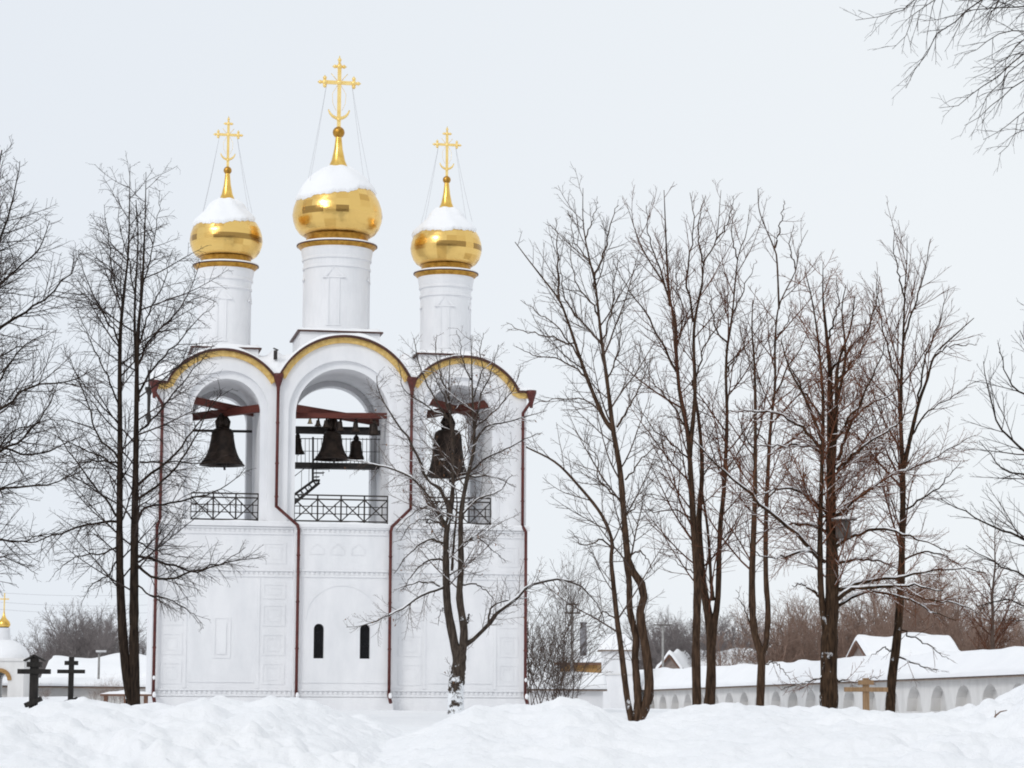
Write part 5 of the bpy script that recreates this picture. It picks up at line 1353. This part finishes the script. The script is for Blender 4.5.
# the tall slim tree standing apart on the right
wild_tree('slender', 1, 'bare_tree', 'slim bare tree standing apart above the snowy wall roof near the right edge', 'bare tree', 993, 150, top_h(993, 492, 150), None, RW, rng)
# thicket between the tower and the crooked tree
SHX = [(535, 515), (547, 492), (557, 560), (566, 610)]
for i, (px, y) in enumerate(SHX):
    D = rng.uniform(112, 126)
    wild_tree('shrub', i % 3, 'tall_shrub', 'tall many-stemmed bare shrub in the thicket right of the tower', 'shrub', px, D, top_h(px, y, D), 'thicket right of the tower', ('twig_grey', 'twig_grey'), rng)
for i, (px, y, D) in enumerate(((104, 668, 108), (112, 664, 109), (45, 676, 100), (121, 672, 109), (94, 674, 108), (735, 640, 180), (748, 655, 180), (725, 650, 180), (905, 640, 150), (925, 648, 150), (945, 645, 150), (962, 650, 148), (885, 650, 150), (975, 640, 148))):
    wild_tree('shrub', i % 3, 'low_shrub', 'low leafless shrub against the white wall on the left' if px < 200 else 'low leafless shrub behind the snowy roof of the long wall', 'shrub', px, D, max(.9, top_h(px, y, D)), 'low shrubs by the left wall' if px < 200 else 'low shrubs behind the long wall', ('twig_grey', 'twig_wood'), rng)

# unseen wood added behind the camera so the domes mirror a dark band
def added_wood_behind():
    rng = np.random.default_rng(31); m = MB()
    for i in range(150):
        x = rng.uniform(-120, 120); y = rng.uniform(-75, -28) - abs(x) * .12; h = rng.uniform(12, 19); r = h * rng.uniform(.14, .22); a0 = rng.uniform(0, 6)
        prof = [(.18, 0), (.16, h * .12)]
        for k in range(6):
            t = k / 6; prof += [(r * (1 - t) ** .8, h * (.12 + .86 * t)), (r * (1 - t) ** .8 * .55, h * (.12 + .86 * (t + .13)))]
        prof.append((.02, h))
        m.lathe(prof, (x, y, -1.4), 9, wob=lambda rr, zz, an, k: (rr * (1 + .3 * math.sin(an * 3 + k * 2.1 + a0)), zz + .12 * rr * math.sin(an * 5 + k)))
    o = m.build('added_wood', 'added_wood_mass'); o['kind'] = 'stuff'; o['label'] = 'dark unseen wood added behind the camera, mirrored in the domes'; o['category'] = 'wood'
added_wood_behind()


# ------------------------------------------------------------------ light, sky, camera
def world():
    w = bpy.data.worlds.new('World'); scene.world = w; w.use_nodes = True
    nt = w.node_tree; bg = nt.nodes['Background']
    sky = nd(nt, 'ShaderNodeTexSky', sky_type='NISHITA'); sky.sun_disc = False
    sky.sun_elevation = SUN_EL; sky.sun_rotation = SUN_ROT
    hs = nd(nt, 'ShaderNodeHueSaturation'); hs.inputs['Saturation'].default_value = 0.25; nt.links.new(sky.outputs[0], hs.inputs['Color'])
    tc = nd(nt, 'ShaderNodeTexCoord')
    n = nd(nt, 'ShaderNodeTexNoise'); n.inputs['Scale'].default_value = 1.3; n.inputs['Detail'].default_value = 4; nt.links.new(tc.outputs['Generated'], n.inputs['Vector'])
    sx = nd(nt, 'ShaderNodeSeparateXYZ'); nt.links.new(tc.outputs['Generated'], sx.inputs[0])
    r = nd(nt, 'ShaderNodeMapRange'); r.inputs['From Min'].default_value = -0.2; r.inputs['From Max'].default_value = 0.2
    ad = nd(nt, 'ShaderNodeMath', operation='MULTIPLY_ADD'); ad.inputs[1].default_value = 0.25
    nt.links.new(n.outputs['Fac'], ad.inputs[0]); nt.links.new(sx.outputs['X'], ad.inputs[2])
    su = nd(nt, 'ShaderNodeMath', operation='SUBTRACT'); su.inputs[1].default_value = 0.125; nt.links.new(ad.outputs[0], su.inputs[0])
    nt.links.new(su.outputs[0], r.inputs['Value'])
    mc = nd(nt, 'ShaderNodeMix', data_type='RGBA'); mc.inputs['A'].default_value = (8.15, 8.65, 9.3, 1); mc.inputs['B'].default_value = (8.85, 9.25, 9.6, 1)
    nt.links.new(r.outputs['Result'], mc.inputs['Factor'])
    mx = nd(nt, 'ShaderNodeMix', data_type='RGBA'); mx.inputs['Factor'].default_value = 0.93
    nt.links.new(hs.outputs[0], mx.inputs['A']); nt.links.new(mc.outputs['Result'], mx.inputs['B'])
    nt.links.new(mx.outputs['Result'], bg.inputs['Color']); bg.inputs['Strength'].default_value = 0.1

SUN_EL = math.radians(32); SUN_ROT = math.radians(215)
world()
sl = bpy.data.lights.new('sun', 'SUN'); sl.energy = 0.9; sl.angle = math.radians(14); sl.color = (1.0, 0.97, 0.93)
so = bpy.data.objects.new('sun', sl); COL.objects.link(so)
sd = Vector((math.sin(SUN_ROT) * math.cos(SUN_EL), math.cos(SUN_ROT) * math.cos(SUN_EL), math.sin(SUN_EL)))
so.rotation_euler = sd.to_track_quat('Z', 'Y').to_euler(); so.location = sd * 50

cam = bpy.data.cameras.new('camera'); co = bpy.data.objects.new('camera', cam); COL.objects.link(co)
cam.sensor_width = 36; cam.lens = F / 1024 * 36; cam.clip_end = 6000; cam.clip_start = 0.1
fw = Vector((0, math.cos(PITCH), math.sin(PITCH))); up = Vector((0, -math.sin(PITCH), math.cos(PITCH))); rt = Vector((1, 0, 0))
c_, s_ = math.cos(ROLL), math.sin(ROLL)
cr = rt * c_ + up * s_; cu = up * c_ - rt * s_
co.matrix_world = Matrix(((cr.x, cu.x, -fw.x, 0), (cr.y, cu.y, -fw.y, 0), (cr.z, cu.z, -fw.z, CZ), (0, 0, 0, 1)))
scene.camera = co
scene.view_settings.view_transform = 'Standard'
scene.view_settings.look = 'None'
scene.view_settings.exposure = 0.0
scene.view_settings.gamma = 1.0
scene.cycles.use_denoising = True
scene.cycles.denoiser = 'OPENIMAGEDENOISE'
scene.cycles.denoising_input_passes = 'RGB_ALBEDO_NORMAL'
scene.cycles.pixel_filter_type = 'BLACKMAN_HARRIS'
scene.cycles.filter_width = 1.9
scene.cycles.max_bounces = 5
scene.cycles.diffuse_bounces = 3
